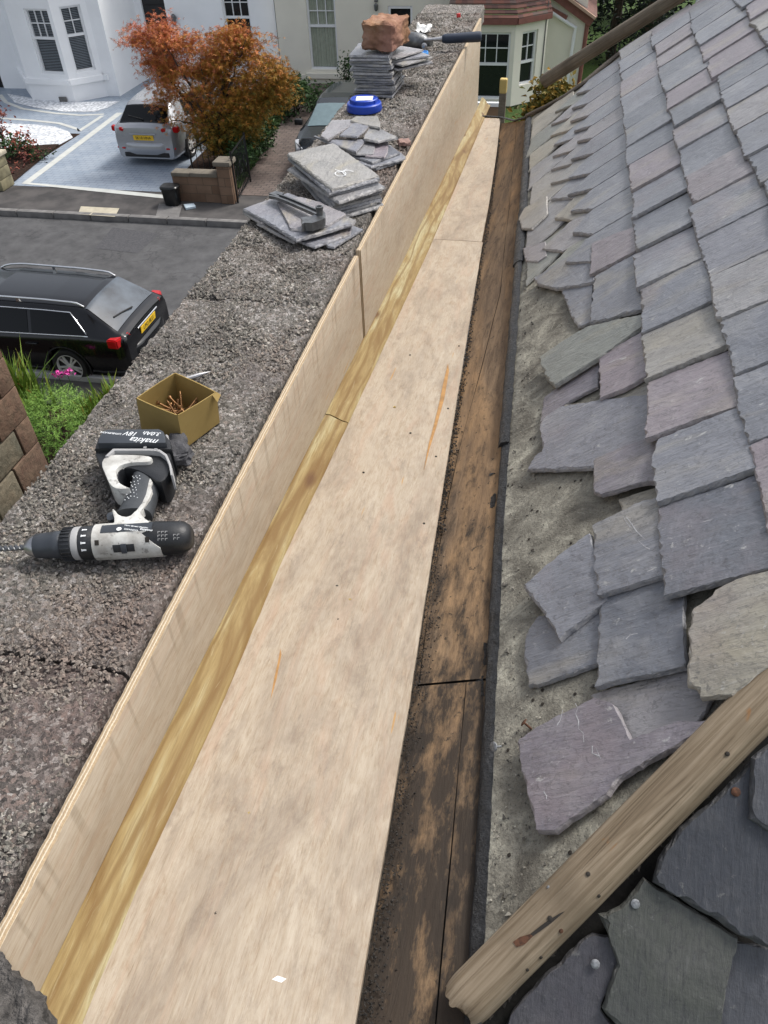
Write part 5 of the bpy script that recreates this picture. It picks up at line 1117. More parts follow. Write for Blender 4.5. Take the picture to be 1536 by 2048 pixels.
# ------------------------------------------------------------------ cars
M['paint_black'] = plain('black_car_paint', (.003, .0035, .005), .16, var=.02, spec=.35); M['paint_silver'] = plain('silver_car_paint', (.36, .375, .40), .25, .45, .03)
M['paint_dark'] = plain('dark_blue_car_paint', (.012, .016, .02), .14, var=.02)
for n_ in ('paint_black', 'paint_silver', 'paint_dark'): M[n_].node_tree.nodes['Principled BSDF'].inputs['Coat Weight'].default_value = .35; M[n_].node_tree.nodes['Principled BSDF'].inputs['Coat IOR'].default_value = 1.5
M['car_glass'] = plain('dark_car_glass', (.004, .005, .006), .05, var=.02, spec=.25); M['screen_glass'] = plain('windscreen_painted_sky', (.13, .19, .205), .06, var=.1, spec=.9); M['rear_glass'] = plain('rear_glass_painted_sky', (.05, .062, .075), .07, var=.6, scale=2.5, spec=1.0); M['tyre'] = plain('tyre_rubber', (.014, .014, .015), .75, var=.2)  # sky reflection painted into the windscreen and rear glass base colours
M['rim'] = plain('alloy_rim', (.68, .68, .68), .35, .3, .1); M['tail_red'] = plain('red_lamp_lens', (.42, .008, .01), .15, var=.1); M['chrome'] = plain('bright_trim', (.7, .71, .72), .18, .9, .05)
M['plate_yellow'] = plain('yellow_number_plate', (.75, .48, .02), .45, var=.03); M['plate_black'] = plain('plate_letter_black', (.01, .01, .01), .5); M['lens'] = plain('clear_lamp_lens', (.55, .57, .6), .12, .3, .1)
def car(name, label, loc, rotz, paint, L, top, wid, wtop, belt, axles, wr, side_win, rear_glass, screen, plate=None, rails=False, lamp=None, front=False, spokes=10, zk=1.0, wk=1.0):
    sq = lambda z: z if z < .45 else .45+(z-.45)*zk
    top = [(x, sq(z)) for x, z in top]; belt = [(x, sq(z)) for x, z in belt]; wid = [(x, y*wk) for x, y in wid]; wtop = [(x, y*wk) for x, y in wtop]
    if lamp: lamp = (lamp[0], lamp[1]*wk, sq(lamp[2]))+tuple(lamp[3:])
    if plate: plate = (plate[0], sq(plate[1]))+tuple(plate[2:])
    return _car(name, label, loc, rotz, paint, L, top, wid, wtop, belt, axles, wr, side_win, rear_glass, screen, plate, rails, lamp, front, spokes)
def _car(name, label, loc, rotz, paint, L, top, wid, wtop, belt, axles, wr, side_win, rear_glass, screen, plate=None, rails=False, lamp=None, front=False, spokes=10):
    t = thing(name, label, 'car', loc, rotz); fi = lambda tab, x: float(np.interp(x, [p[0] for p in tab], [p[1] for p in tab]))
    xs = sorted(set([round(x, 4) for x in list(np.linspace(-L/2, L/2, 110))+[p[0] for p in top]]))
    def sec(x):
        w, zt, wt, zb_ = fi(wid, x), fi(top, x), fi(wtop, x), fi(belt, x); zb_ = min(zb_, zt-.03); z0 = .20
        lo_ = [(0, z0), (w*.9, z0), (w*.97, z0+.06), (w*.985, .36), (w*1.0, .52), (w*1.0, .64), (w*.99, .74), (w*.975, zb_-.03), (w*.955, zb_)]
        hi = [(wt+(w*.955-wt)*.04, zt-.075*min(1, (zt-zb_)/.2)), (wt*.955, zt-.035*min(1, (zt-zb_)/.2)), (wt*.86, zt-.012), (wt*.5, zt+.006), (0, zt+.012)]
        n_ = 6; a_, b_ = lo_[-1], hi[0]; mid_ = [(a_[0]+(b_[0]-a_[0])*k_/n_, a_[1]+(b_[1]-a_[1])*k_/n_) for k_ in range(1, n_)]
        return lo_+mid_+hi
    rows = [[(x, y, z) for y, z in sec(x)]+[(x, -y, z) for y, z in reversed(sec(x)[1:-1])] for x in xs]
    n_ = len(rows[0]); vs = [p for r in rows for p in r]; fs = []
    for i in range(len(xs)-1):
        for k_ in range(n_):
            q = (i*n_+k_, i*n_+(k_+1) % n_, (i+1)*n_+(k_+1) % n_, (i+1)*n_+k_); c = np.mean([vs[j] for j in q], 0)
            if abs(c[1]) > .5 and any(math.hypot(c[0]-a_, c[2]-wr) < wr+.05 for a_ in axles): continue
            fs.append(q)
    fs += [tuple(range(n_-1, -1, -1)), tuple((len(xs)-1)*n_+k_ for k_ in range(n_))]
    mb = MB(); mb.add(vs, fs); mb.build('body', M[paint], t, smooth=38, fix=True)
    for a_ in axles:
        for s_ in (1, -1):
            w = fi(wid, a_); mb = MB(); rr = wr+.055
            mb.lathe([(w*.985, rr-.012), (w+.012, rr), (w+.008, rr+.025), (w*.99, rr+.04)], 28, Matrix.Translation((a_, 0, wr)) @ Matrix.Rotation(R_(90), 4, 'Z') @ Matrix.Scale(s_, 4, (1, 0, 0)), R_(-200) if 0 else 0, 2*math.pi)
            mb2 = MB()
            for k_ in range(25):
                an = R_(-15)+R_(210)*k_/24
                mb2.v += [(a_+rr*math.cos(an), s_*(w+.006), wr+rr*math.sin(an)), (a_+rr*math.cos(an), s_*(w-.26), wr+rr*math.sin(an)), (a_+(rr+.022)*math.cos(an), s_*(w+.004), wr+(rr+.022)*math.sin(an))]; mb2.r += [.5]*3
            for k_ in range(24):
                o = k_*3; mb2.f += [(o, o+1, o+4, o+3), (o, o+3, o+5, o+2)]
            mb2.build('wheel_arch', M['tyre'] if s_ else None, t, smooth=60)
            Wm = Matrix.Translation((a_, s_*(w-.11), wr)) @ Matrix.Rotation(R_(90*s_), 4, 'Z')
            mb = MB(); mb.lathe([(-.10, wr*.68), (-.10, wr*.9), (-.07, wr), (.07, wr), (.10, wr*.93), (.105, wr*.76), (.095, wr*.70), (.06, wr*.69)], 36, Wm); wh = mb.build('wheel', M['tyre'], t, smooth=40)
            mb = MB(); r1 = wr*.72; mb.lathe([(.05, r1*.97), (.092, r1), (.100, r1*.985), (.098, r1*.93), (.06, r1*.90), (.03, r1*.86)], 36, Wm)
            for k_ in range(spokes):
                an = 2*math.pi*(k_+(.22 if k_ % 2 else -.22)*.9)/spokes; mb.box(Wm @ Vector((.075, r1*.53*math.cos(an), r1*.53*math.sin(an))), (.022, r1*.86, .030), (Wm.to_3x3() @ Matrix.Rotation(an, 3, 'X')))
            mb.lathe([(.06, .055), (.092, .052), (.098, .03), (.098, .0001)], 16, Wm); mb.build('rim', M['rim'], wh, smooth=35)
            mb = MB(); mb.lathe([(.0, r1*.9), (.02, r1*.88), (.025, .0001)], 24, Wm); mb.build('brake_disc', M['tyre'], wh)
    def sidept(x, tt, s_, off=.006):
        S = sec(x); a_, b_ = S[8], S[14]; nrm = np.array([b_[1]-a_[1], -(b_[0]-a_[0])]); nrm = nrm/np.linalg.norm(nrm)
        y, z = a_[0]+(b_[0]-a_[0])*tt+nrm[0]*off, a_[1]+(b_[1]-a_[1])*tt+nrm[1]*off
        return (x, s_*y, z)
    for s_ in (1, -1):
        for (x0, x1, x2, x3) in side_win:      # bottom rear, bottom front, top front, top rear
            mb = MB(); mb.grid([[sidept(x0+(x1-x0)*u+((x3+(x2-x3)*u)-(x0+(x1-x0)*u))*tt, .06+.86*tt, s_) for u in np.linspace(0, 1, 9)] for tt in np.linspace(0, 1, 6)], flip=(s_ < 0)); mb.build('side_window', M['car_glass'], t, smooth=60)
        xa, xb = side_win[-1][0], side_win[0][1]; xc, xd_ = side_win[-1][3], side_win[0][2]
        lo_ = [sidept(x, .03, s_, .008) for x in np.linspace(xa, xb, 14)]; hi = [sidept(x, .95, s_, .008) for x in np.linspace(xc, xd_, 14)]
        if rails or paint == 'paint_black':
            mb = MB(); mb.tube([lo_[-1]]+lo_[::-1]+[sidept(xa+(xc-xa)*k_, .03+.92*k_, s_, .008) for k_ in (.25, .5, .75)]+hi, .009, 6); mb.build('window_trim', M['chrome'], t, smooth=60)
        if rails:
            mb = MB(); pts = []
            for x in np.linspace(-1.62, .42, 22):
                e = min(1, (x+1.62)/.14, (.42-x)/.2); S = sec(x)[15]; pts.append((x, s_*(S[0]-.03), S[1]+.03+.045*max(0, e)**.6))
            mb.tube(pts, .016, 8); mb.box((-.55, s_*(sec(-.55)[15][0]-.03), sec(-.55)[15][1]+.045), (.05, .03, .06)); mb.build('roof_rail', M['chrome'], t, smooth=50)
        for x in ([.35, -.75] if len(side_win) > 1 else [0]):
            p = sidept(x, -.25, s_, .0); mb = MB(); mb.box((x, s_*(fi(wid, x)+.012), fi(belt, x)-.13), (.2, .035, .03), bev=.01); mb.build('door_handle', M['chrome' if paint == 'paint_silver' else paint], t, smooth=40)
        mx = screen[1]-.35 if screen else .8; mb = MB(); mb.box((mx, s_*(fi(wid, mx)+.10), fi(belt, mx)+.06), (.12, .2, .14), bev=.035); mb.build('door_mirror', M[paint if paint != 'paint_dark' else 'black_plastic'], t, smooth=40)
    def glass(n, x0, x1, fw, dx_, dz_, gm='car_glass'):
        mb = MB(); mb.grid([[(x+dx_, fi(wtop, x)*v_*fw, fi(top, x)+dz_-.012*abs(v_)**3*1.5+.012*(1-v_*v_)) for v_ in np.linspace(-1, 1, 13)] for x in np.linspace(x0, x1, 16)], flip=False); return mb.build(n, M[gm], t, smooth=60, fix=False)
    if rear_glass: glass('rear_window', rear_glass[0], rear_glass[1], .93, -.008, .006, 'rear_glass' if paint == 'paint_black' else 'car_glass'); mb = MB(); xw = rear_glass[0]+.06; mb.tube([(xw-.03, 0, fi(top, xw)+.03), (xw+.03, .22, fi(top, xw+.03)+.03), (xw+.07, .42, fi(top, xw+.07)+.02)], .012, 6); mb.build('rear_wiper', M['tyre'], t)
    if screen: glass('windscreen', screen[0], screen[1], .93, .006, .008, 'screen_glass' if front else 'car_glass')
    rx = -L/2
    if lamp:
        for s_ in (1, -1):
            bm = bmesh.new(); bmesh.ops.create_cube(bm, size=1); bmesh.ops.scale(bm, vec=lamp[3:6], verts=bm.verts)
            for v_ in bm.verts:
                if v_.co.y > 0: v_.co.x += lamp[6]; 
                if v_.co.z < 0 and v_.co.y < 0: v_.co.z += lamp[7]
            bmesh.ops.bevel(bm, geom=list(bm.edges), offset=.018, segments=2, affect='EDGES')
            for v_ in bm.verts: v_.co.y *= s_
            bm.transform(Matrix.Translation((lamp[0], s_*lamp[1], lamp[2]))); mb = MB(); bm.verts.index_update(); mb.add([v_.co[:] for v_ in bm.verts], [[v_.index for v_ in f.verts] for f in bm.faces]); bm.free(); mb.build('tail_light', M['tail_red'], t, smooth=40, fix=True)
    if not front:
        mb = MB(); rows = []
        for v_ in np.linspace(-1, 1, 25):
            w = fi(wid, rx+.12)*.985; x = rx-.045+.30*abs(v_)**4; rows.append([(x+a_, v_*w, z) for a_, z in [(.10, .60), (.015, .575), (-.012, .54), (-.012, .40), (.02, .30), (.10, .28)]])
        mb.grid(rows, flip=False); mb.build('rear_bumper', M[paint], t, smooth=50, fix=False)
        if paint == 'paint_silver':
            for s_ in (1, -1): mb = MB(); mb.box((rx+.03, s_*.66, .44), (.05, .24, .045), Matrix.Rotation(-s_*.25, 3, 'Z'), bev=.012); mb.build('reflector', M['tail_red'], t)
            mb = MB(); mb.box((rx+.03, 0, .29), (.1, 1.2, .12), bev=.03); mb.build('diffuser', M['tyre'], t)
        if plate:
            px_ = rx+plate[2]; pz = plate[1]; mb = MB(); tilt = Matrix.Rotation(R_(plate[3]), 3, 'Y'); mb.box((px_, 0, pz), (.014, .53, .118), tilt, bev=.004); pl = mb.build('number_plate', M['plate_yellow'], t)
            mb = MB(); Tm = Matrix.Translation((px_, 0, pz)) @ tilt.to_4x4() @ Matrix.Translation((-.009, 0, 0)) @ Matrix.Rotation(R_(-90), 4, 'Z') @ Matrix.Rotation(R_(90), 4, 'X')
            text_into(mb, plate[0], .098, Tm, .001, sx=.92); mb.build('lettering', M['plate_black'], pl)
            mb = MB(); mb.box((px_-.01, 0, pz+.085), (.02, .7, .025), tilt, bev=.006); mb.build('plate_strip', M['chrome' if paint != 'paint_silver' else paint], t)
    else:
        fx = L/2
        for s_ in (1, -1): mb = MB(); mb.box((fx-.26, s_*.66, .66), (.42, .26, .16), Matrix.Rotation(s_*-.35, 3, 'Z') @ Matrix.Rotation(.25, 3, 'Y'), bev=.05); mb.build('headlight', M['lens'], t, smooth=40)
        mb = MB(); mb.box((fx-.02, 0, .5), (.06, 1.0, .22), bev=.03); mb.build('grille', M['tyre'], t)
        mb = MB(); mb.box((fx+.0, 0, .44), (.02, .52, .11), bev=.004); mb.build('number_plate', M['paper'], t)
    return t
car('estate_car', 'black estate car with silver roof rails parked at the near kerb', (-8.33, 10.05, G), R_(180), 'paint_black', 4.58,
    [(-2.29, .86), (-2.27, .93), (-2.2, .985), (-2.12, 1.02), (-1.68, 1.375), (-1.55, 1.415), (-1.0, 1.445), (0, 1.46), (.4, 1.42), (.6, 1.34), (1.3, .97), (1.9, .88), (2.16, .78), (2.29, .55)],
    [(-2.29, .74), (-2.24, .79), (-2.1, .835), (-1.8, .865), (0, .886), (1.5, .875), (2.0, .82), (2.2, .7), (2.29, .55)],
    [(-2.29, .69), (-2.12, .71), (-1.68, .60), (-1.2, .615), (0, .63), (.5, .61), (1.3, .70), (2.0, .68), (2.29, .5)],
    [(-2.29, .90), (-1.8, .945), (0, .905), (1.3, .87), (2.29, .7)], (-1.25, 1.40), .30,
    [(.28, 1.12, .52, .26), (-.72, .22, .20, -.70), (-1.72, -.78, -.76, -1.42)], (-2.13, -1.64), (.58, 1.28), ('LP53 BLU', .78, -.012, -8), True, (-2.20, .71, .845, .17, .30, .15, .10, .03), zk=.80, wk=.97)
car('hatchback_car', 'silver hatchback parked on the blue block driveway, rear facing the street', (-9.98, 20.85, GP), R_(90), 'paint_silver', 4.46,
    [(-2.23, .80), (-2.21, .92), (-2.12, 1.0), (-2.05, 1.03), (-1.72, 1.33), (-1.55, 1.40), (-1.0, 1.44), (0, 1.455), (.35, 1.42), (.6, 1.32), (1.35, .96), (1.9, .85), (2.12, .74), (2.23, .5)],
    [(-2.23, .76), (-2.16, .81), (-2.0, .85), (-1.6, .885), (0, .9), (1.4, .885), (1.95, .82), (2.23, .56)],
    [(-2.23, .70), (-2.05, .70), (-1.72, .60), (-1.2, .61), (0, .63), (.5, .61), (1.35, .70), (2.0, .66), (2.23, .5)],
    [(-2.23, .93), (-1.6, .97), (0, .91), (1.3, .87), (2.23, .7)], (-1.36, 1.34), .32,
    [(.25, 1.1, .5, .22), (-1.35, .18, .16, -1.15)], (-2.08, -1.70), (.55, 1.3), ('SK18 HNA', .70, -.010, -6), False, (-2.19, .715, .865, .14, .38, .13, .16, .05), spokes=9, zk=.95, wk=.97)
car('parked_car', 'dark car with pale windscreen on the brown block path, front facing the street', (-5.25, 20.4, GP), R_(-90), 'paint_dark', 4.4,
    [(-2.2, .8), (-2.1, 1.0), (-1.7, 1.35), (-1.0, 1.48), (0, 1.5), (.3, 1.46), (.55, 1.36), (1.25, 1.0), (1.85, .9), (2.1, .78), (2.2, .52)],
    [(-2.2, .74), (-2.0, .84), (0, .9), (1.4, .885), (1.9, .82), (2.2, .58)],
    [(-2.2, .68), (-1.7, .6), (0, .64), (.5, .63), (1.25, .72), (2.0, .68), (2.2, .5)],
    [(-2.2, .93), (0, .93), (1.25, .9), (2.2, .7)], (-1.3, 1.32), .33, [(.2, 1.05, .45, .18), (-1.3, .15, .14, -1.1)], None, (.52, 1.24), None, False, None, True, zk=.84)

# ------------------------------------------------------------------ houses across the street
M['render_white'] = plain('white_render', (.86, .87, .88), .9, var=.04, scale=1.2, bump=.15, bscale=40)
M['render_cream'] = plain('cream_render', (.76, .73, .63), .92, var=.05, scale=1.1, bump=.4, bscale=50)
M['upvc'] = plain('white_window_frame', (.78, .79, .8), .4, var=.03)
M['win_glass'] = plain('dark_window_glass', (.012, .015, .017), .06, var=.1)
M['curtain'] = plain('pale_curtain', (.33, .36, .29), .9, var=.1); M['blind'] = plain('grey_blind', (.15, .17, .19), .6, var=.05)
M['maroon'] = plain('maroon_trim', (.20, .075, .06), .6, var=.15); M['door_black'] = plain('black_door', (.008, .009, .01), .3)
k = NT('red_roof_tiles', .85, .2); v = k.co(); br = k.n("ShaderNodeTexBrick"); k.l(k.co('Object', (1, 0, 1), (R_(0), 0, 0)), br.inputs[0])
br.inputs['Scale'].default_value = 1; br.inputs['Brick Width'].default_value = .18; br.inputs['Row Height'].default_value = .1; br.inputs['Mortar Size'].default_value = .008
M['tile'] = plain('red_roof_tile', (.16, .085, .07), .85, var=.35, scale=9)
def wallseg(mb, p, q, z0, z1, holes=(), depth=.14):
    p, q = np.array(p, float), np.array(q, float); L = np.linalg.norm(q-p); d = (q-p)/L; nin = np.array([-d[1], d[0]])  # inward = left of p->q
    us_ = sorted(set([0, L]+[h[0] for h in holes]+[h[1] for h in holes])); zs = sorted(set([z0, z1]+[h[2] for h in holes]+[h[3] for h in holes]))
    P = lambda u, z, dp=0.0: (*(p+d*u+nin*dp), z)
    for i in range(len(us_)-1):
        for j in range(len(zs)-1):
            uc, zc_ = (us_[i]+us_[i+1])/2, (zs[j]+zs[j+1])/2
            if any(h[0] < uc < h[1] and h[2] < zc_ < h[3] for h in holes): continue
            mb.add([P(us_[i], zs[j]), P(us_[i+1], zs[j]), P(us_[i+1], zs[j+1]), P(us_[i], zs[j+1])], [(0, 1, 2, 3)])
    for h in holes:
        c = [(h[0], h[2]), (h[1], h[2]), (h[1], h[3]), (h[0], h[3])]
        for i in range(4):
            a_, b_ = c[i], c[(i+1) % 4]; mb.add([P(*a_), P(*b_), P(*b_, depth), P(*a_, depth)], [(3, 2, 1, 0)])
    return P, d, nin
def window(parent, P, h, depth=.1, cols=3, mid=None, inside=None, bars=True):
    u0, u1, z0, z1 = h; org = parent.location[:]; rot = None
    a = np.array(P(u0, z0)); b = np.array(P(u1, z0)); d = (b-a)/np.linalg.norm(b-a); an = math.atan2(d[1], d[0]); Rz = Matrix.Rotation(an, 3, 'Z')
    mid = z0+(z1-z0)*.58 if mid is None else mid; fw = .06
    def bx(mb, ua, ub, za, zb2, dp, th): c = P((ua+ub)/2, (za+zb2)/2, dp); mb.box(c, (abs(ub-ua), th, abs(zb2-za)), Rz)
    mb = MB(); 
    for (ua, ub, za, zb2) in [(u0, u0+fw, z0, z1), (u1-fw, u1, z0, z1), (u0+fw, u1-fw, z0, z0+fw), (u0+fw, u1-fw, z1-fw, z1), (u0+fw, u1-fw, mid-.035, mid+.035)]: bx(mb, ua, ub, za, zb2, depth, .07)
    if bars:
        for i in range(1, cols): uu = u0+fw+(u1-u0-2*fw)*i/cols; bx(mb, uu-.012, uu+.012, mid+.035, z1-fw, depth, .04)
        zz = (mid+z1)/2
        for i in range(cols):
            ua = u0+fw+(u1-u0-2*fw)*i/cols+.012; ub = u0+fw+(u1-u0-2*fw)*(i+1)/cols-.012; bx(mb, ua, ub, zz-.012, zz+.012, depth, .04)
    f = mb.build('window', M['upvc'], parent, origin=org)
    def sub(n, mt, mk):
        mb2 = MB(); mk(mb2); o = mb2.build(n, M[mt], f, origin=org); return o
    sub('pane', 'win_glass' if inside != 'blind' else 'win_glass', lambda m_: bx(m_, u0+.02, u1-.02, z0+.02, z1-.02, depth+.05 if inside else depth+.02, .008))
    if inside == 'blind':
        def mk(m_):
            z = z0+.08
            while z < z1-.08: bx(m_, u0+fw, u1-fw, z, z+.024, depth+.036, .006); z += .042
        sub('blind', 'blind', mk)
    if inside == 'curtain':
        def mk(m_):
            rows = []
            for z in np.linspace(z0+.07, z1-.07, 4):
                rows.append([P(u0+fw+(u1-u0-2*fw)*k_/40, z, depth+.035-.012*math.sin(k_*1.35)) for k_ in range(41)])
            m_.grid(rows)
        sub('curtain', 'curtain', mk)
    return f
hw_ = thing('white_house', 'white rendered house with canted bay window and black door', 'house', (-14, 25, GP)); og = hw_.location[:]
ZT = 1.2; pts = [(-22, 25.4), (-17.45, 25.4), (-16.45, 24.15), (-14.9, 24.0), (-14.15, 24.75), (-13.75, 24.76), (-13.75, 27.05), (-8.98, 27.05)]
mb = MB(); Ps = {}
hl = {0: [(2.9, 3.75, GP, GP+2.1)], 2: [(.62, 1.44, -4.93, -3.22)], 3: [(.26, .88, -4.92, -3.2)], 6: [(.22, 1.02, GP, -3.2), (2.95, 3.85, -4.77, -3.15)]}
for i in range(len(pts)-1): Ps[i] = wallseg(mb, pts[i], pts[i+1], GP-.1, ZT, hl.get(i, ()))[0]
mb.build('wall', M['render_white'], hw_, origin=og)
window(hw_, Ps[2], hl[2][0], cols=3, mid=-3.98, inside='blind'); window(hw_, Ps[3], hl[3][0], cols=2, mid=-3.95, inside='blind'); window(hw_, Ps[6], hl[6][1], cols=3, mid=-3.95)
def bandline(n, parent, line, z0, z1, out, mt):
    mb = MB(); 
    for i in range(len(line)-1):
        a, b = np.array(line[i]), np.array(line[i+1]); d = (b-a)/np.linalg.norm(b-a); no = np.array([d[1], -d[0]]); ln = np.linalg.norm(b-a)
        mb.box((*((a+b)/2+no*out*.5), (z0+z1)/2), (ln+out*.55, out, z1-z0), Matrix.Rotation(math.atan2(d[1], d[0]), 3, 'Z'), bev=.008)
    return mb.build(n, M[mt], parent, origin=parent.location[:])
bandline('sill', hw_, [pts[1], pts[2], pts[3], pts[4], (-14.0, 24.75)], -5.22, -5.06, .09, 'render_white')
bandline('sill', hw_, [(-10.95, 27.05), (-9.95, 27.05)], -4.92, -4.8, .08, 'render_white')
mb = MB(); mb.box((-13.13, 27.17, (GP-3.2)/2), (.8, .06, -3.2-GP)); o = mb.build('door', M['door_black'], hw_, origin=og)
mb = MB(); mb.box((-13.13, 27.12, -3.62), (.66, .05, .03)); mb.box((-13.4, 27.12, -4.6), (.03, .05, .9)); mb.build('door_trim', M['tyre'], o, origin=og)
mb = MB(); mb.box((-18.66, 25.52, GP+1.05), (.85, .06, 2.1)); mb.build('door', M['door_black'], hw_, origin=og)
mb = MB(); mb.box((-12.45, 26.98, -3.95), (.12, .12, .06)); mb.lathe([(0, .03), (.05, .07), (.26, .085), (.32, .03)], 8, Matrix.Translation((-12.45, 26.93, -4.15)) @ UPM); mb.build('lantern', M['dark_steel'], hw_, origin=og)
mb = MB(); mb.box((-15.3, 23.99, -5.62), (.26, .02, .14)); mb.build('air_vent', M['kerb'], hw_, origin=og)
mb = MB(); mb.tube([(-9.02, 26.98, GP), (-9.02, 26.98, ZT)], .035, 8); mb.build('drainpipe', plain('black_pipe', (.05, .055, .06), .5), hw_, origin=og)
hc_ = thing('cream_house', 'cream rendered house with red tiled bay roof and maroon trim', 'house', (-4, 26, GP)); oc = hc_.location[:]
cp = [(-8.96, 26.75), (-3.75, 26.75), (-3.2, 25.0), (-1.45, 25.0), (-.62, 25.85), (-.62, 26.75), (.45, 26.75), (.45, 32)]
ch = {0: [(1.0, 1.92, -5.31, -3.33), (3.55, 4.3, GP, -3.58)], 2: [(.55, 1.63, -5.62, -3.92)], 3: [(.28, .86, -5.3, -3.95)]}
mb = MB(); Pc = {}
for i in range(len(cp)-1): Pc[i] = wallseg(mb, cp[i], cp[i+1], GP-.1, -3.56 if i in (1, 2, 3, 4) else ZT, ch.get(i, ()))[0]
wallseg(mb, (-3.75, 26.75), (-.62, 26.75), -3.6, ZT); mb.build('wall', M['render_cream'], hc_, origin=oc)
window(hc_, Pc[0], ch[0][0], cols=3, mid=-4.12, inside='curtain'); window(hc_, Pc[2], ch[2][0], cols=3, mid=-4.72); window(hc_, Pc[3], ch[3][0], cols=2, mid=-4.72)
bandline('sill', hc_, [(-8.1, 26.75), (-6.95, 26.75)], -5.55, -5.4, .1, 'render_cream'); bandline('sill', hc_, [(-8.9, 26.75), (-8.15, 26.75)], -5.62, -5.45, .05, 'render_cream')
mb = MB(); mb.box((-5.03, 26.87, (GP-3.6)/2), (.75, .06, -3.6-GP)); o = mb.build('door', M['win_glass'], hc_, origin=oc)
mb = MB(); [mb.box((x, 26.80, (GP-3.6)/2), (.07, .06, -3.6-GP)) for x in (-5.37, -4.69)]; mb.box((-5.03, 26.80, -3.62), (.6, .06, .07)); mb.build('frame', M['upvc'], o, origin=oc)
mb = MB(); mb.box((-5.75, 26.7, -3.45), (.1, .1, .05)); mb.lathe([(0, .03), (.04, .06), (.16, .07), (.2, .02)], 8, Matrix.Translation((-5.75, 26.66, -3.7)) @ UPM); mb.build('lantern', M['dark_steel'], hc_, origin=oc)
bandline('fascia', hc_, [(-3.2, 25.0), (-1.45, 25.0), (-.62, 25.85)], -3.72, -3.58, .14, 'maroon')
# tiled skirt roof over the bay, real rows of tiles
mb = MB(); e_ = [(-3.35, 24.86), (-1.39, 24.86), (-.5, 25.78)]; t_ = [(-3.35, 26.6), (-1.9, 26.6), (-1.0, 26.6)]; rg = random.Random(2)
for seg_ in range(2):
    a0, a1, b0, b1 = [np.array(x) for x in (e_[seg_], e_[seg_+1], t_[seg_], t_[seg_+1])]; NR = 14; nc = 11 if seg_ == 0 else 7
    for r_ in range(NR):
        f0_, f1_ = r_/NR, (r_+1.15)/NR; z0, z1 = -3.58+1.35*f0_, -3.58+1.35*f1_-.03
        for c_ in range(nc):
            g0, g1 = c_/nc, (c_+1)/nc; P_ = lambda g, f: (a0+(a1-a0)*g)*(1-f)+(b0+(b1-b0)*g)*f
            p0, p1, p2, p3 = P_(g0, f0_), P_(g1, f0_), P_(g1, f1_), P_(g0, f1_); r__ = rg.random()
            mb.add([(*p0, z0+.03), (*p1, z0+.03), (*p2, z1), (*p3, z1), (*p0, z0), (*p1, z0)], [(0, 1, 2, 3), (4, 5, 1, 0)], r__)
k = NT('red_roof_tiles_row', .85, .2); k.col(k.ramp(k.attr(), [(0, (.10, .06, .055)), (.4, (.165, .085, .07)), (.8, (.21, .10, .075)), (1, (.13, .10, .09))])); mb.build('bay_roof', k.m, hc_, origin=oc)
def beam(n, mt, a, b, w_, h_):
    a, b = Vector(a), Vector(b); mb = MB(); q = (b-a).to_track_quat('X', 'Z').to_matrix(); mb.box((a+b)/2, ((b-a).length, w_, h_), q); return mb.build(n, M[mt], hc_, origin=oc)
beam('bargeboard', 'maroon', (-1.0, 26.66, -3.02), (.62, 26.66, -3.98), .12, .2); beam('bargeboard', 'maroon', (-.62, 26.68, -3.62), (-.1, 26.68, -3.86), .08, .1)
M['barge_pale'] = plain('pale_terracotta', (.45, .30, .22), .8); beam('verge', 'barge_pale', (-.85, 26.6, -2.92), (.7, 26.6, -3.84), .3, .07)
mb = MB(); mb.grid([[(-.9, 26.55, -2.86), (.75, 26.55, -3.82)], [(-.9, 31, -2.86), (.75, 31, -3.82)]], flip=True); mb.build('roof', M['tile'], hc_, origin=oc)
mb = MB(); mb.tube([(-.55, 26.66, -3.72), (.0, 26.66, -4.02), (.18, 26.64, -4.1), (.16, 26.66, -4.3), (.10, 26.67, GP)], .05, 8); mb.build('drainpipe', M['upvc'], hc_, origin=oc)
mb = MB(); mb.tube([(-.64, 25.8, -3.3), (-.66, 25.8, -3.7), (-.66, 25.78, GP)], .018, 6); mb.build('cable', M['kerb'], hc_, origin=oc)
mb = MB(); mb.tube([(.5, 26.7, -3.9), (.47, 26.72, GP)], .06, 8); mb.build('drainpipe', M['maroon'], hc_, origin=oc)

# ------------------------------------------------------------------ vegetation
def leaf_mat(name, stops, rough=.6):
    k = NT(name, rough, .3); k.col(k.ramp(k.attr(), stops)); k.b.inputs['Subsurface Weight'].default_value = 0.0; return k.m
M['maple'] = leaf_mat('maple_leaves', [(0, (.06, .075, .014)), (.25, (.15, .12, .018)), (.45, (.36, .185, .025)), (.65, (.47, .18, .045)), (.85, (.56, .17, .075)), (1, (.55, .24, .17))])
M['hedge'] = leaf_mat('hedge_leaves', [(0, (.010, .025, .008)), (.5, (.028, .062, .018)), (1, (.06, .12, .03))])
M['fern'] = leaf_mat('feathery_leaves', [(0, (.03, .08, .01)), (.5, (.10, .21, .03)), (1, (.24, .40, .08))])
M['blade'] = leaf_mat('strap_leaves', [(0, (.05, .10, .012)), (.5, (.13, .22, .03)), (.85, (.26, .30, .05)), (1, (.28, .12, .03))])
M['golden'] = leaf_mat('golden_shrub_leaves', [(0, (.035, .05, .012)), (.5, (.11, .11, .02)), (.8, (.28, .17, .02)), (1, (.36, .2, .03))])
M['conifer'] = leaf_mat('conifer_needles', [(0, (.004, .010, .006)), (.6, (.012, .024, .014)), (1, (.028, .04, .018))])
M['redleaf'] = leaf_mat('red_leaves', [(0, (.05, .02, .015)), (.5, (.14, .04, .035)), (1, (.33, .10, .06))])
M['bark'] = plain('bark', (.05, .035, .025), .9, var=.4, scale=14, bump=.6, bscale=30)
M['pink'] = plain('pink_petal', (.62, .06, .34), .6)
RG = random.Random(77)
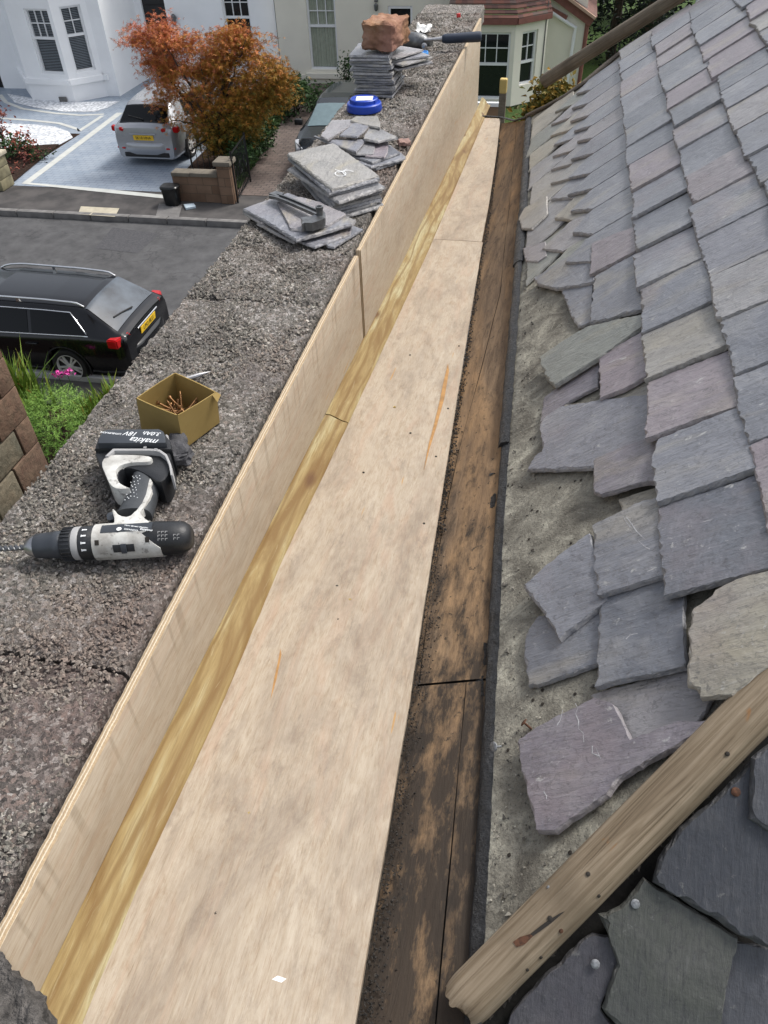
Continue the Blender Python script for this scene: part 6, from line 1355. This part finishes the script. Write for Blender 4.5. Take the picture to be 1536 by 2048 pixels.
def rot_rand(): return Matrix.Rotation(RG.random()*6.283, 3, 'Z') @ Matrix.Rotation(RG.gauss(0, .75), 3, 'X') @ Matrix.Rotation(RG.gauss(0, .6), 3, 'Y')
def leaf(mb, p, s, rnd, asp=.55, droop=.25):
    Rm = rot_rand(); vs = [(-.5, 0, 0), (-.1, asp*.5, .06), (.5, 0, -droop), (-.1, -asp*.5, .06)]
    mb.add([tuple(Vector(p)+Rm @ (Vector(v_)*s)) for v_ in vs], [(0, 1, 2), (0, 2, 3)], rnd)
def star_leaf(mb, p, s, rnd):
    Rm = rot_rand(); vs = [(0, 0, 0)]; fs = []
    for i in range(5):
        an = -1.9+i*.95; r = (.5, .75, 1, .75, .5)[i]; vs += [(math.cos(an-.28)*r*.35, math.sin(an-.28)*r*.35, .02), (math.cos(an)*r, math.sin(an)*r, -.22*r), (math.cos(an+.28)*r*.35, math.sin(an+.28)*r*.35, .02)]; fs += [(0, 3*i+1, 3*i+2, 3*i+3)]
    mb.add([tuple(Vector(p)+Rm @ (Vector(v_)*s)) for v_ in vs], fs, rnd)
def branch(mb, a, b, r0, r1, wig=.06, n=7):
    a, b = Vector(a), Vector(b); L = (b-a).length; pts = [a+(b-a)*t+Vector((RG.gauss(0, wig), RG.gauss(0, wig), RG.gauss(0, wig*.5)))*L*(t*(1-t)*2) for t in np.linspace(0, 1, n)]
    mb.tube(pts, [r0+(r1-r0)*t for t in np.linspace(0, 1, n)], 7); return pts
# Japanese maple
my = 18.9; mt = thing('maple_tree', 'small spreading maple with orange and olive autumn leaves by the driveway', 'tree', (*hz(448, 338, GP)[:2], GP)); om = mt.location[:]
blobs = [(330, 85, 46), (283, 78, 26), (262, 80, 16), (400, 118, 58), (455, 105, 46), (345, 155, 46), (468, 66, 26), (492, 78, 24), (520, 128, 52), (560, 160, 32), (430, 185, 58), (500, 195, 54), (540, 205, 34), (325, 205, 20), (392, 228, 34), (440, 262, 48), (485, 258, 34), (470, 225, 48), (345, 240, 14), (432, 288, 26), (460, 300, 30), (300, 130, 20), (580, 190, 14), (315, 62, 18)]
mb = MB(); px2m = 19.9/F
for (bx_, by_, br_) in blobs:
    c = np.array(yp(bx_, by_, my)); r = br_*np.dot(c-CAMP, RM[:, 2])/F
    nl = int(1250*(br_/45)**2)
    # sub-clumps give an uneven outline with gaps
    clumps = []
    for _ in range(max(5, int(26*(br_/45)**2))):
        d_ = np.array([RG.gauss(0, 1), RG.gauss(0, 1)*.9, RG.gauss(0, .9)]); d_ /= np.linalg.norm(d_); clumps.append(c+d_*r*(.35+.7*RG.random()))
    for i in range(nl):
        cc = clumps[RG.randrange(len(clumps))]; q = cc+np.array([RG.gauss(0, .15), RG.gauss(0, .15), RG.gauss(0, .075)])
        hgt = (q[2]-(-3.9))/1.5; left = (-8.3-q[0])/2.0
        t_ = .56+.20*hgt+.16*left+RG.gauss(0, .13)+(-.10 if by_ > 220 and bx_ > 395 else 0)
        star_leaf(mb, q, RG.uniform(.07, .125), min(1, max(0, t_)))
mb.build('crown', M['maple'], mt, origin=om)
mb = MB(); base_ = Vector((om[0], om[1], GP)); fk = base_+Vector((-.05, 0, .75))
mb.tube([tuple(base_), tuple(base_+Vector((.02, 0, .35))), tuple(fk)], [.11, .085, .075], 10)
for (bx_, by_, _) in blobs[::2]+blobs[3:9:2]:
    e = Vector(yp(bx_, by_, my+RG.gauss(0, .3))); mid = fk+(e-fk)*.5+Vector((0, 0, .1)); branch(mb, fk, mid, .05, .028); branch(mb, mid, e, .028, .008)
mb.build('trunk', M['bark'], mt, origin=om, smooth=60)
def shrub(name, label, c, d, n, s, mat, group=None, stars=False, stem=True, base=.5, cat='shrub', droop=.3):
    t = thing(name, label, cat, tuple(c), 0, group); mb = MB(); cl = [np.array([RG.gauss(0, .42)*d[0], RG.gauss(0, .42)*d[1], d[2]*(.25+.7*RG.random())]) for _ in range(14)]
    for i in range(n):
        q = cl[RG.randrange(14)]+np.array([RG.gauss(0, .2)*d[0], RG.gauss(0, .2)*d[1], RG.gauss(0, .14)*min(d[2], 1.0)]); q[2] = max(.02, q[2])
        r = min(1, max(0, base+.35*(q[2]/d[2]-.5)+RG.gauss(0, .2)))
        (star_leaf if stars else leaf)(mb, q, s*RG.uniform(.7, 1.3), r)
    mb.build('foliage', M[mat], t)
    if stem:
        mb = MB()
        for _ in range(6): branch(mb, (RG.gauss(0, .05), RG.gauss(0, .05), 0), tuple(cl[RG.randrange(14)]), .022, .006)
        mb.build('stem', M['bark'], t)
    return t
GS = 'dark green bushes beside the block path'
shrub('evergreen_bush', 'dark green bush nearest the road, between maple trunk and path', (*hz(487, 345, GP)[:2], GP), (.55, .8, .75), 1300, .10, 'hedge', GS)
shrub('evergreen_bush', 'dark green bush at the middle of the path edge', (*hz(525, 300, GP)[:2], GP), (.6, 1.0, .85), 1500, .11, 'hedge', GS)
shrub('evergreen_bush', 'dark green bush under the cream house window', (*hz(590, 225, GP)[:2], GP), (.9, 1.1, .8), 1700, .12, 'hedge', GS)
shrub('evergreen_bush', 'dark green bush behind the maple crown beside the cream house', (*hz(545, 232, GP)[:2], GP), (.8, 1.2, .7), 1400, .12, 'hedge', GS)
shrub('climbing_plant', 'small leafy climber against the cream wall behind the dark car', (*hz(695, 190, GP)[:2], GP), (.3, .2, 1.0), 260, .10, 'hedge')
shrub('red_shrub', 'thin red leaved shrub at the left edge beside white gravel', (*hz(8, 300, GP)[:2], GP), (.55, .5, 1.25), 420, .10, 'redleaf', base=.6)
shrub('flowering_shrub', 'small amber and red shrub in the bed by the driveway edge', (*hz(62, 318, GP)[:2], GP), (.35, .35, .7), 240, .09, 'redleaf', base=.75)
shrub('low_green_shrub', 'low dark green shrub in the flower bed at the left edge', (*hz(22, 318, GP)[:2], GP), (.7, .5, .45), 420, .10, 'hedge')
gc = yp(1078, 135, 15.5)
shrub('golden_shrub', 'golden green shrub glimpsed between the roof edge and bay window', (gc[0], 15.5, G), (.85, .6, gc[2]-G+.05), 11000, .11, 'golden', base=.5)
# fallen leaf litter in beds
mb = MB()
for i in range(420):
    q = hz(RG.uniform(0, 118), RG.uniform(296, 368), GP+.04)
    if q[0] > XL-.05: continue
    leaf(mb, q, RG.uniform(.05, .10), RG.random(), .7, .1)
tag(mb.build('leaf_litter', M['redleaf']), 'reddish fallen leaves scattered over the flower bed', 'leaves', kind='stuff')
# near front garden seen past the parapet
def blades(label, px, n, h, spread, seed, lean=.35):
    t = thing('strap_leaf_plant', label, 'plant', (*hz(*px, G)[:2], G), 0, 'strap leaved plants in the front garden'); rg = random.Random(seed)
    mb = MB()
    for i in range(n):
        a = rg.random()*6.283; r0 = abs(rg.gauss(0, spread)); b = Vector((math.cos(a)*r0, math.sin(a)*r0, 0)); hh = h*rg.uniform(.6, 1.1); ln = rg.gauss(0, lean)*hh; la = rg.random()*6.283
        wv = Vector((math.cos(la+1.5), math.sin(la+1.5), 0))*rg.uniform(.012, .024); L_ = []
        for k_ in range(6):
            tt = k_/5; p = b+Vector((math.cos(la)*ln*tt**2, math.sin(la)*ln*tt**2, hh*(tt-.12*abs(ln)*tt**2))); w_ = wv*(1-tt**2.2)*(.6+.8*min(1, tt*3)); L_.append([tuple(p-w_), tuple(p+w_*.98)])
        rr = min(1, max(0, rg.gauss(.5, .22)+(.35 if rg.random() < .08 else 0)))
        o = mb.add([q for r_ in L_ for q in r_], [(2*k_, 2*k_+1, 2*k_+3, 2*k_+2) for k_ in range(5)], rr)
    mb.build('leaves', M['blade'], t); return t
blades('clump of strap leaves with yellow tips beside the sandstone corner', (58, 832), 240, .95, .2, 3)
blades('clump of upright strap leaves close to the parapet edge', (206, 878), 200, .72, .17, 5, .16)
blades('small clump of strap leaves furthest right by the kerb', (232, 838), 110, .62, .14, 8, .25)
ft = thing('feathery_plant', 'bright green feathery bush between the strap leaved clumps', 'plant', (*hz(130, 890, G)[:2], G)); mb = MB()
for i in range(2200):
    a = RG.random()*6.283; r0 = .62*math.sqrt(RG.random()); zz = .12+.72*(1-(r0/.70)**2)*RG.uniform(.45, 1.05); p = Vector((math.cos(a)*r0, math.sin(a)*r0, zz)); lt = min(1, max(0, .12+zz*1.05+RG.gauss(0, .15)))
    dr = Vector((math.cos(a)*.6+RG.gauss(0, .3), math.sin(a)*.6+RG.gauss(0, .3), .5+RG.gauss(0, .3))).normalized()
    for k_ in range(9):
        q = p+dr*.02*k_; sv = Vector((RG.gauss(0, 1), RG.gauss(0, 1), RG.gauss(0, .7))).normalized(); e = q+sv*RG.uniform(.025, .05); nn_ = sv.cross(dr).normalized()*.0035
        mb.add([tuple(q-nn_), tuple(q+nn_), tuple(e)], [(0, 1, 2)], lt)
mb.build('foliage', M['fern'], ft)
shrub('low_green_shrub', 'small dark leaved plant in the shade below the parapet', (*hz(112, 980, G)[:2], G), (.45, .5, .35), 500, .055, 'hedge')
shrub('low_green_shrub', 'leafy green plant between feathery bush and wall corner', (*hz(70, 900, G)[:2], G), (.35, .4, .5), 420, .055, 'hedge')
for lab, px_ in (('left pink flower head above the pale kerb', (115, 748)), ('right pink flower head above the pale kerb', (133, 745))):
    c = hz(*px_, G+.52); t = thing('pink_flower', lab, 'flower', (c[0], c[1], G)); mb = MB()
    for i in range(26): leaf(mb, (RG.gauss(0, .035), RG.gauss(0, .035), .52+RG.gauss(0, .018)), .05, .5, .8, .1)
    mb.build('petals', M['pink'], t); mb = MB(); mb.tube([(0, 0, 0), (.01, 0, .26), (0, 0, .51)], .005, 5); mb.build('stem', M['hedge'], t)
# dark trees beyond the house
GT = 'dark evergreen trees beyond the cream house'
for lab, (tx, ty, th_, rr) in zip(['dark evergreen touching the maroon drainpipe', 'tall dark evergreen beside the pale panel', 'dark evergreen with a bare trunk left of the pale panel', 'dark evergreen right of the pale panel', 'dark evergreen furthest right above the timber roll'], [(1.5, 31, 7.5, 1.0), (3.2, 34, 9, 1.4), (2.5, 30, 7.5, .8), (6.0, 35, 9, 1.5), (8.6, 36, 9, 1.7)]):
    t = thing('evergreen_tree', lab, 'tree', (tx, ty, G), 0, GT); mb = MB(); mb.tube([(0, 0, 0), (.03, 0, th_*.5), (0, 0, th_)], [.16, .11, .02], 8); mb.build('trunk', M['bark'], t)
    mb = MB()
    for i in range(2600):
        z = th_*(.02+.98*RG.random()); r = rr*(1.05-z/th_)**.6*math.sqrt(RG.random())*1.1; a = RG.random()*6.283
        leaf(mb, (r*math.cos(a), r*math.sin(a), z-.2*r), RG.uniform(.12, .26), RG.random(), .4, .3)
    mb.build('crown', M['conifer'], t)
mb = MB()
for i in range(9000):
    leaf(mb, (RG.uniform(-2, 22), RG.uniform(37.5, 39.5), G+5.5*RG.random()**.8), RG.uniform(.2, .45), RG.random()*.7, .6, .3)
tag(mb.build('far_hedge', M['conifer']), 'dark mass of hedge far behind the evergreen trees', 'hedge', kind='stuff')
wp = thing('summer_house', 'pale painted shed side glimpsed between the dark trunks', 'shed', (5.4, 33.2, G)); pz = yp(1285, 12, 33.0)[2]
mb = MB(); mb.box((0, .6, (pz-G)/2-.1), (2.4, 1.0, pz-G-.2)); mb.build('wall', M['door_black'], wp)
mb = MB(); mb.box((0, 0.05, pz-G+.45), (2.4, .12, 1.15), bev=.02); mb.build('panel', M['render_white'], wp)
mb = MB(); mb.box((0.2, -.02, pz-G+.45), (.1, .05, 1.2)); mb.build('post', M['door_black'], wp)

# ------------------------------------------------------------------ garden walls, railing, gate, small street things
M['brickwall'] = None
k = NT('brown_garden_brick', .9, .2); v = k.co(); br = k.n("ShaderNodeTexBrick"); k.l(k.co('Object', (1, 1, 1), (R_(90), 0, 0)), br.inputs[0])
br.inputs['Scale'].default_value = 1; br.inputs['Brick Width'].default_value = .36; br.inputs['Row Height'].default_value = .19; br.inputs['Mortar Size'].default_value = .008
br.inputs['Color1'].default_value = (.17, .105, .07, 1); br.inputs['Color2'].default_value = (.22, .145, .10, 1); br.inputs['Mortar'].default_value = (.12, .09, .065, 1)
k.col(k.mix(k.ramp(k.noise(v, 3, 5), [(.4, 0), (.7, .6)]), br.outputs[0], (.12, .08, .055))); k.bump(k.noise(v, 40), .4, .01); M['brickwall'] = k.m
M['cope'] = plain('brown_cope', (.16, .14, .11), .85, var=.25, scale=7)
w0, w1 = hz(358, 398, GP), hz(441, 410, GP); wy = (w0[1]+w1[1])/2
gw = thing('garden_wall', 'low brown block garden wall with flat cope facing the road', 'wall', (w0[0], wy, GP)); Lw = w1[0]-w0[0]; hw = .56
MB().box((Lw/2, .11, hw/2), (Lw, .22, hw)).build('masonry', M['brickwall'], gw)
mb = MB(); mb.box((Lw*.2, .11, hw+.04), (Lw*.4-.006, .30, .085), bev=.012); mb.box((Lw*.7, .11, hw+.045), (Lw*.6-.01, .30, .085), bev=.012); mb.build('cope', M['cope'], gw, smooth=40)
gp = thing('gate_pillar', 'brown gate pillar with grey cap beside the iron gate', 'pillar', (w1[0]+.16, wy+.11, GP)); mb = MB(); mb.box((0, 0, .41), (.3, .32, .82), bev=.01); mb.build('shaft', M['brickwall'], gp); mb = MB(); mb.box((0, 0, .87), (.40, .42, .10), bev=.02); mb.build('cap', M['cope'], gp, smooth=40)
lp = hz(-2, 383, GP); gp2 = thing('gate_pillar', 'mossy stone pillar of blocks at the left edge of the driveway', 'pillar', (lp[0]-.12, lp[1]+.25, GP)); mb = MB()
for i in range(3): mb.box((0, 0, .12+.24*i), (.50, .5, .235), bev=.02)
mb.build('shaft', plain('mossy_stone', (.20, .18, .11), .9, var=.45, scale=4, bump=.4), gp2, smooth=40); mb = MB(); mb.box((0, 0, .76), (.6, .58, .09), bev=.02); mb.build('cap', M['flag'], gp2, smooth=40)
def railing(name, label, cat, a, b, h, n, scroll=False):
    a, b = Vector(a), Vector(b); t = thing(name, label, cat, tuple(a)); d = b-a; mb = MB(); R0 = lambda f, z: tuple(d*f+Vector((0, 0, z)))
    mb.tube([R0(0, h), R0(1, h)], .018, 6); mb.build('top_rail', M['door_black'], t); mb = MB(); mb.tube([R0(0, .1), R0(1, .1)], .015, 6); mb.build('bottom_rail', M['door_black'], t)
    for i in range(n+1): mb = MB(); r = .022 if i in (0, n) else .009; mb.tube([R0(i/n, 0 if i in (0, n) else .1), R0(i/n, h+(.06 if i in (0, n) else 0))], r, 6); mb.build('bar', M['door_black'], t)
    if scroll:
        for i in range(3):
            f = (i+.5)/3; mb = MB(); dd = d.normalized(); mb.tube([tuple(d*f+dd*.10*math.cos(a_)+Vector((0, 0, h*.55+.14*math.sin(a_)))) for a_ in np.linspace(0, 6.28, 17)], .008, 5); mb.build('scroll', M['door_black'], t)
    return t
ra0, ra1 = hz(392, 372, GP), hz(436, 312, GP)
railing('iron_railing', 'black iron railing between driveway and maple bed', 'railing', (ra0[0], ra0[1], GP), (ra0[0]+.25, ra1[1]+.3, GP), .78, 9)
railing('iron_gate', 'black iron gate standing open along the block path', 'gate', (w1[0]+.36, wy+.05, GP), (w1[0]+.22, wy+1.35, GP), 1.05, 10, True)
bn = thing('black_tub', 'black plastic tub standing on the pavement by the wall', 'tub', (*hz(347, 409, GP)[:2], GP)); mb = MB()
rows = [[(math.copysign(abs(math.cos(a_))**.5, math.cos(a_))*w_, math.copysign(abs(math.sin(a_))**.5, math.sin(a_))*w_*.8, z) for a_ in np.linspace(0, 6.283, 29)] for z, w_ in [(0, .15), (.02, .165), (.36, .19), (.37, .21), (.41, .21), (.43, .19), (.43, .01)]]
mb.grid(rows); mb.build('body', M['door_black'], bn, smooth=40)
q = [hz(*p, GP+.02) for p in [(368, 411), (388, 409), (392, 415), (372, 419)]]
tag(MB().prism([(p[0], p[1]) for p in q], GP+.008, GP+.05).build('tub_lid', plain('pale_blue_lid', (.42, .5, .56), .5), origin=tuple(q[0])), 'pale blue square lid lying on the pavement beside the black tub', 'lid')
pp_ = yp(1004, 215, 14.0); pt_ = yp(1006, 162, 14.0); po = thing('timber_post', 'grey timber post with yellow cap seen beyond the gutter end', 'post', (pp_[0], 14.0, G)); mb = MB(); mb.box((0, 0, (pt_[2]-G)/2-.05), (.11, .11, pt_[2]-G-.1)); mb.build('shaft', M['roll_far'], po); mb = MB(); mb.box((0, 0, pt_[2]-G-.07), (.12, .12, .22), bev=.02); mb.build('cap', plain('yellow_cap', (.5, .36, .12), .7), po)
fp = yp(978, 222, 14.6); wf_ = thing('framed_panel', 'white framed wooden panel below the bay window', 'panel', (fp[0], 14.6, G)); mb = MB(); zc_ = fp[2]-G
mb.box((0, 0, zc_), (.42, .05, .16)); mb.box((0, 0, zc_/2-.04), (.42, .03, zc_-.1)); mb.build('board', plain('brown_board', (.24, .15, .09), .8), wf_); mb = MB(); mb.box((0, -.01, zc_+.11), (.52, .08, .06)); mb.box((.24, -.01, zc_/2), (.06, .08, zc_+.1)); mb.box((-.24, -.01, zc_/2), (.06, .08, zc_+.1)); mb.build('frame', M['upvc'], wf_)

# ------------------------------------------------------------------ neighbouring wall with sandstone quoins
k = NT('quoin_blocks', .92, .2); v = k.co()
c = k.ramp(k.attr(), [(0, (.105, .10, .075)), (.42, (.15, .14, .105)), (.46, (.10, .058, .040)), (.75, (.145, .078, .054)), (1, (.12, .076, .058))])
c = k.mix(k.ramp(k.noise(v, 3.2, 6, .7), [(.35, 0), (.7, .6)]), c, (.24, .18, .12)); c = k.mix(k.ramp(k.noise(v, 18, 5, .7), [(.3, .6), (.55, 0)]), c, (.05, .042, .03)); k.col(c); k.bump(k.noise(v, 14, 6, .7), .7, .03); M['quoin'] = k.m
cy2 = 4.9; ccx = yp(100, 943, cy2); qx = ccx[0]; z_ref = ccx[2]; nb = thing('quoined_wall', 'brown rubble wall with red sandstone corner blocks at the left edge', 'wall', (qx, cy2, G)); mb = MB(); ch_ = .30; n0 = 40; rg = random.Random(8)
MB().box((-1.6, -2.6, (1.2-G)/2), (3.16, 5.16, 1.2-G)).build('core', M['mortar'], nb)
mb = MB(); z = .02; i = 0
while z < 1.2-G+.3:
    ql = .42 if i % 2 else .22; y = -.0
    hh = ch_*(1.05 if i % 2 else .95)
    for (ya, yb, rr_2) in [(-ql, -.0, rg.uniform(.55, .95))]: mb.box((-.13, (ya+yb)/2, z+hh/2), (.30, yb-ya-.012, hh-.010), rnd=rr_2, bev=.006)
    yy = -ql
    while yy > -4.5:
        wv_ = rg.uniform(.25, .55); mb.box((-.137, yy-wv_/2, z+hh/2), (.30, wv_-.018, hh-.018), rnd=rg.uniform(0, .40), bev=.012); yy -= wv_
    z += hh; i += 1
mb.build('stonework', M['quoin'], nb, smooth=50)
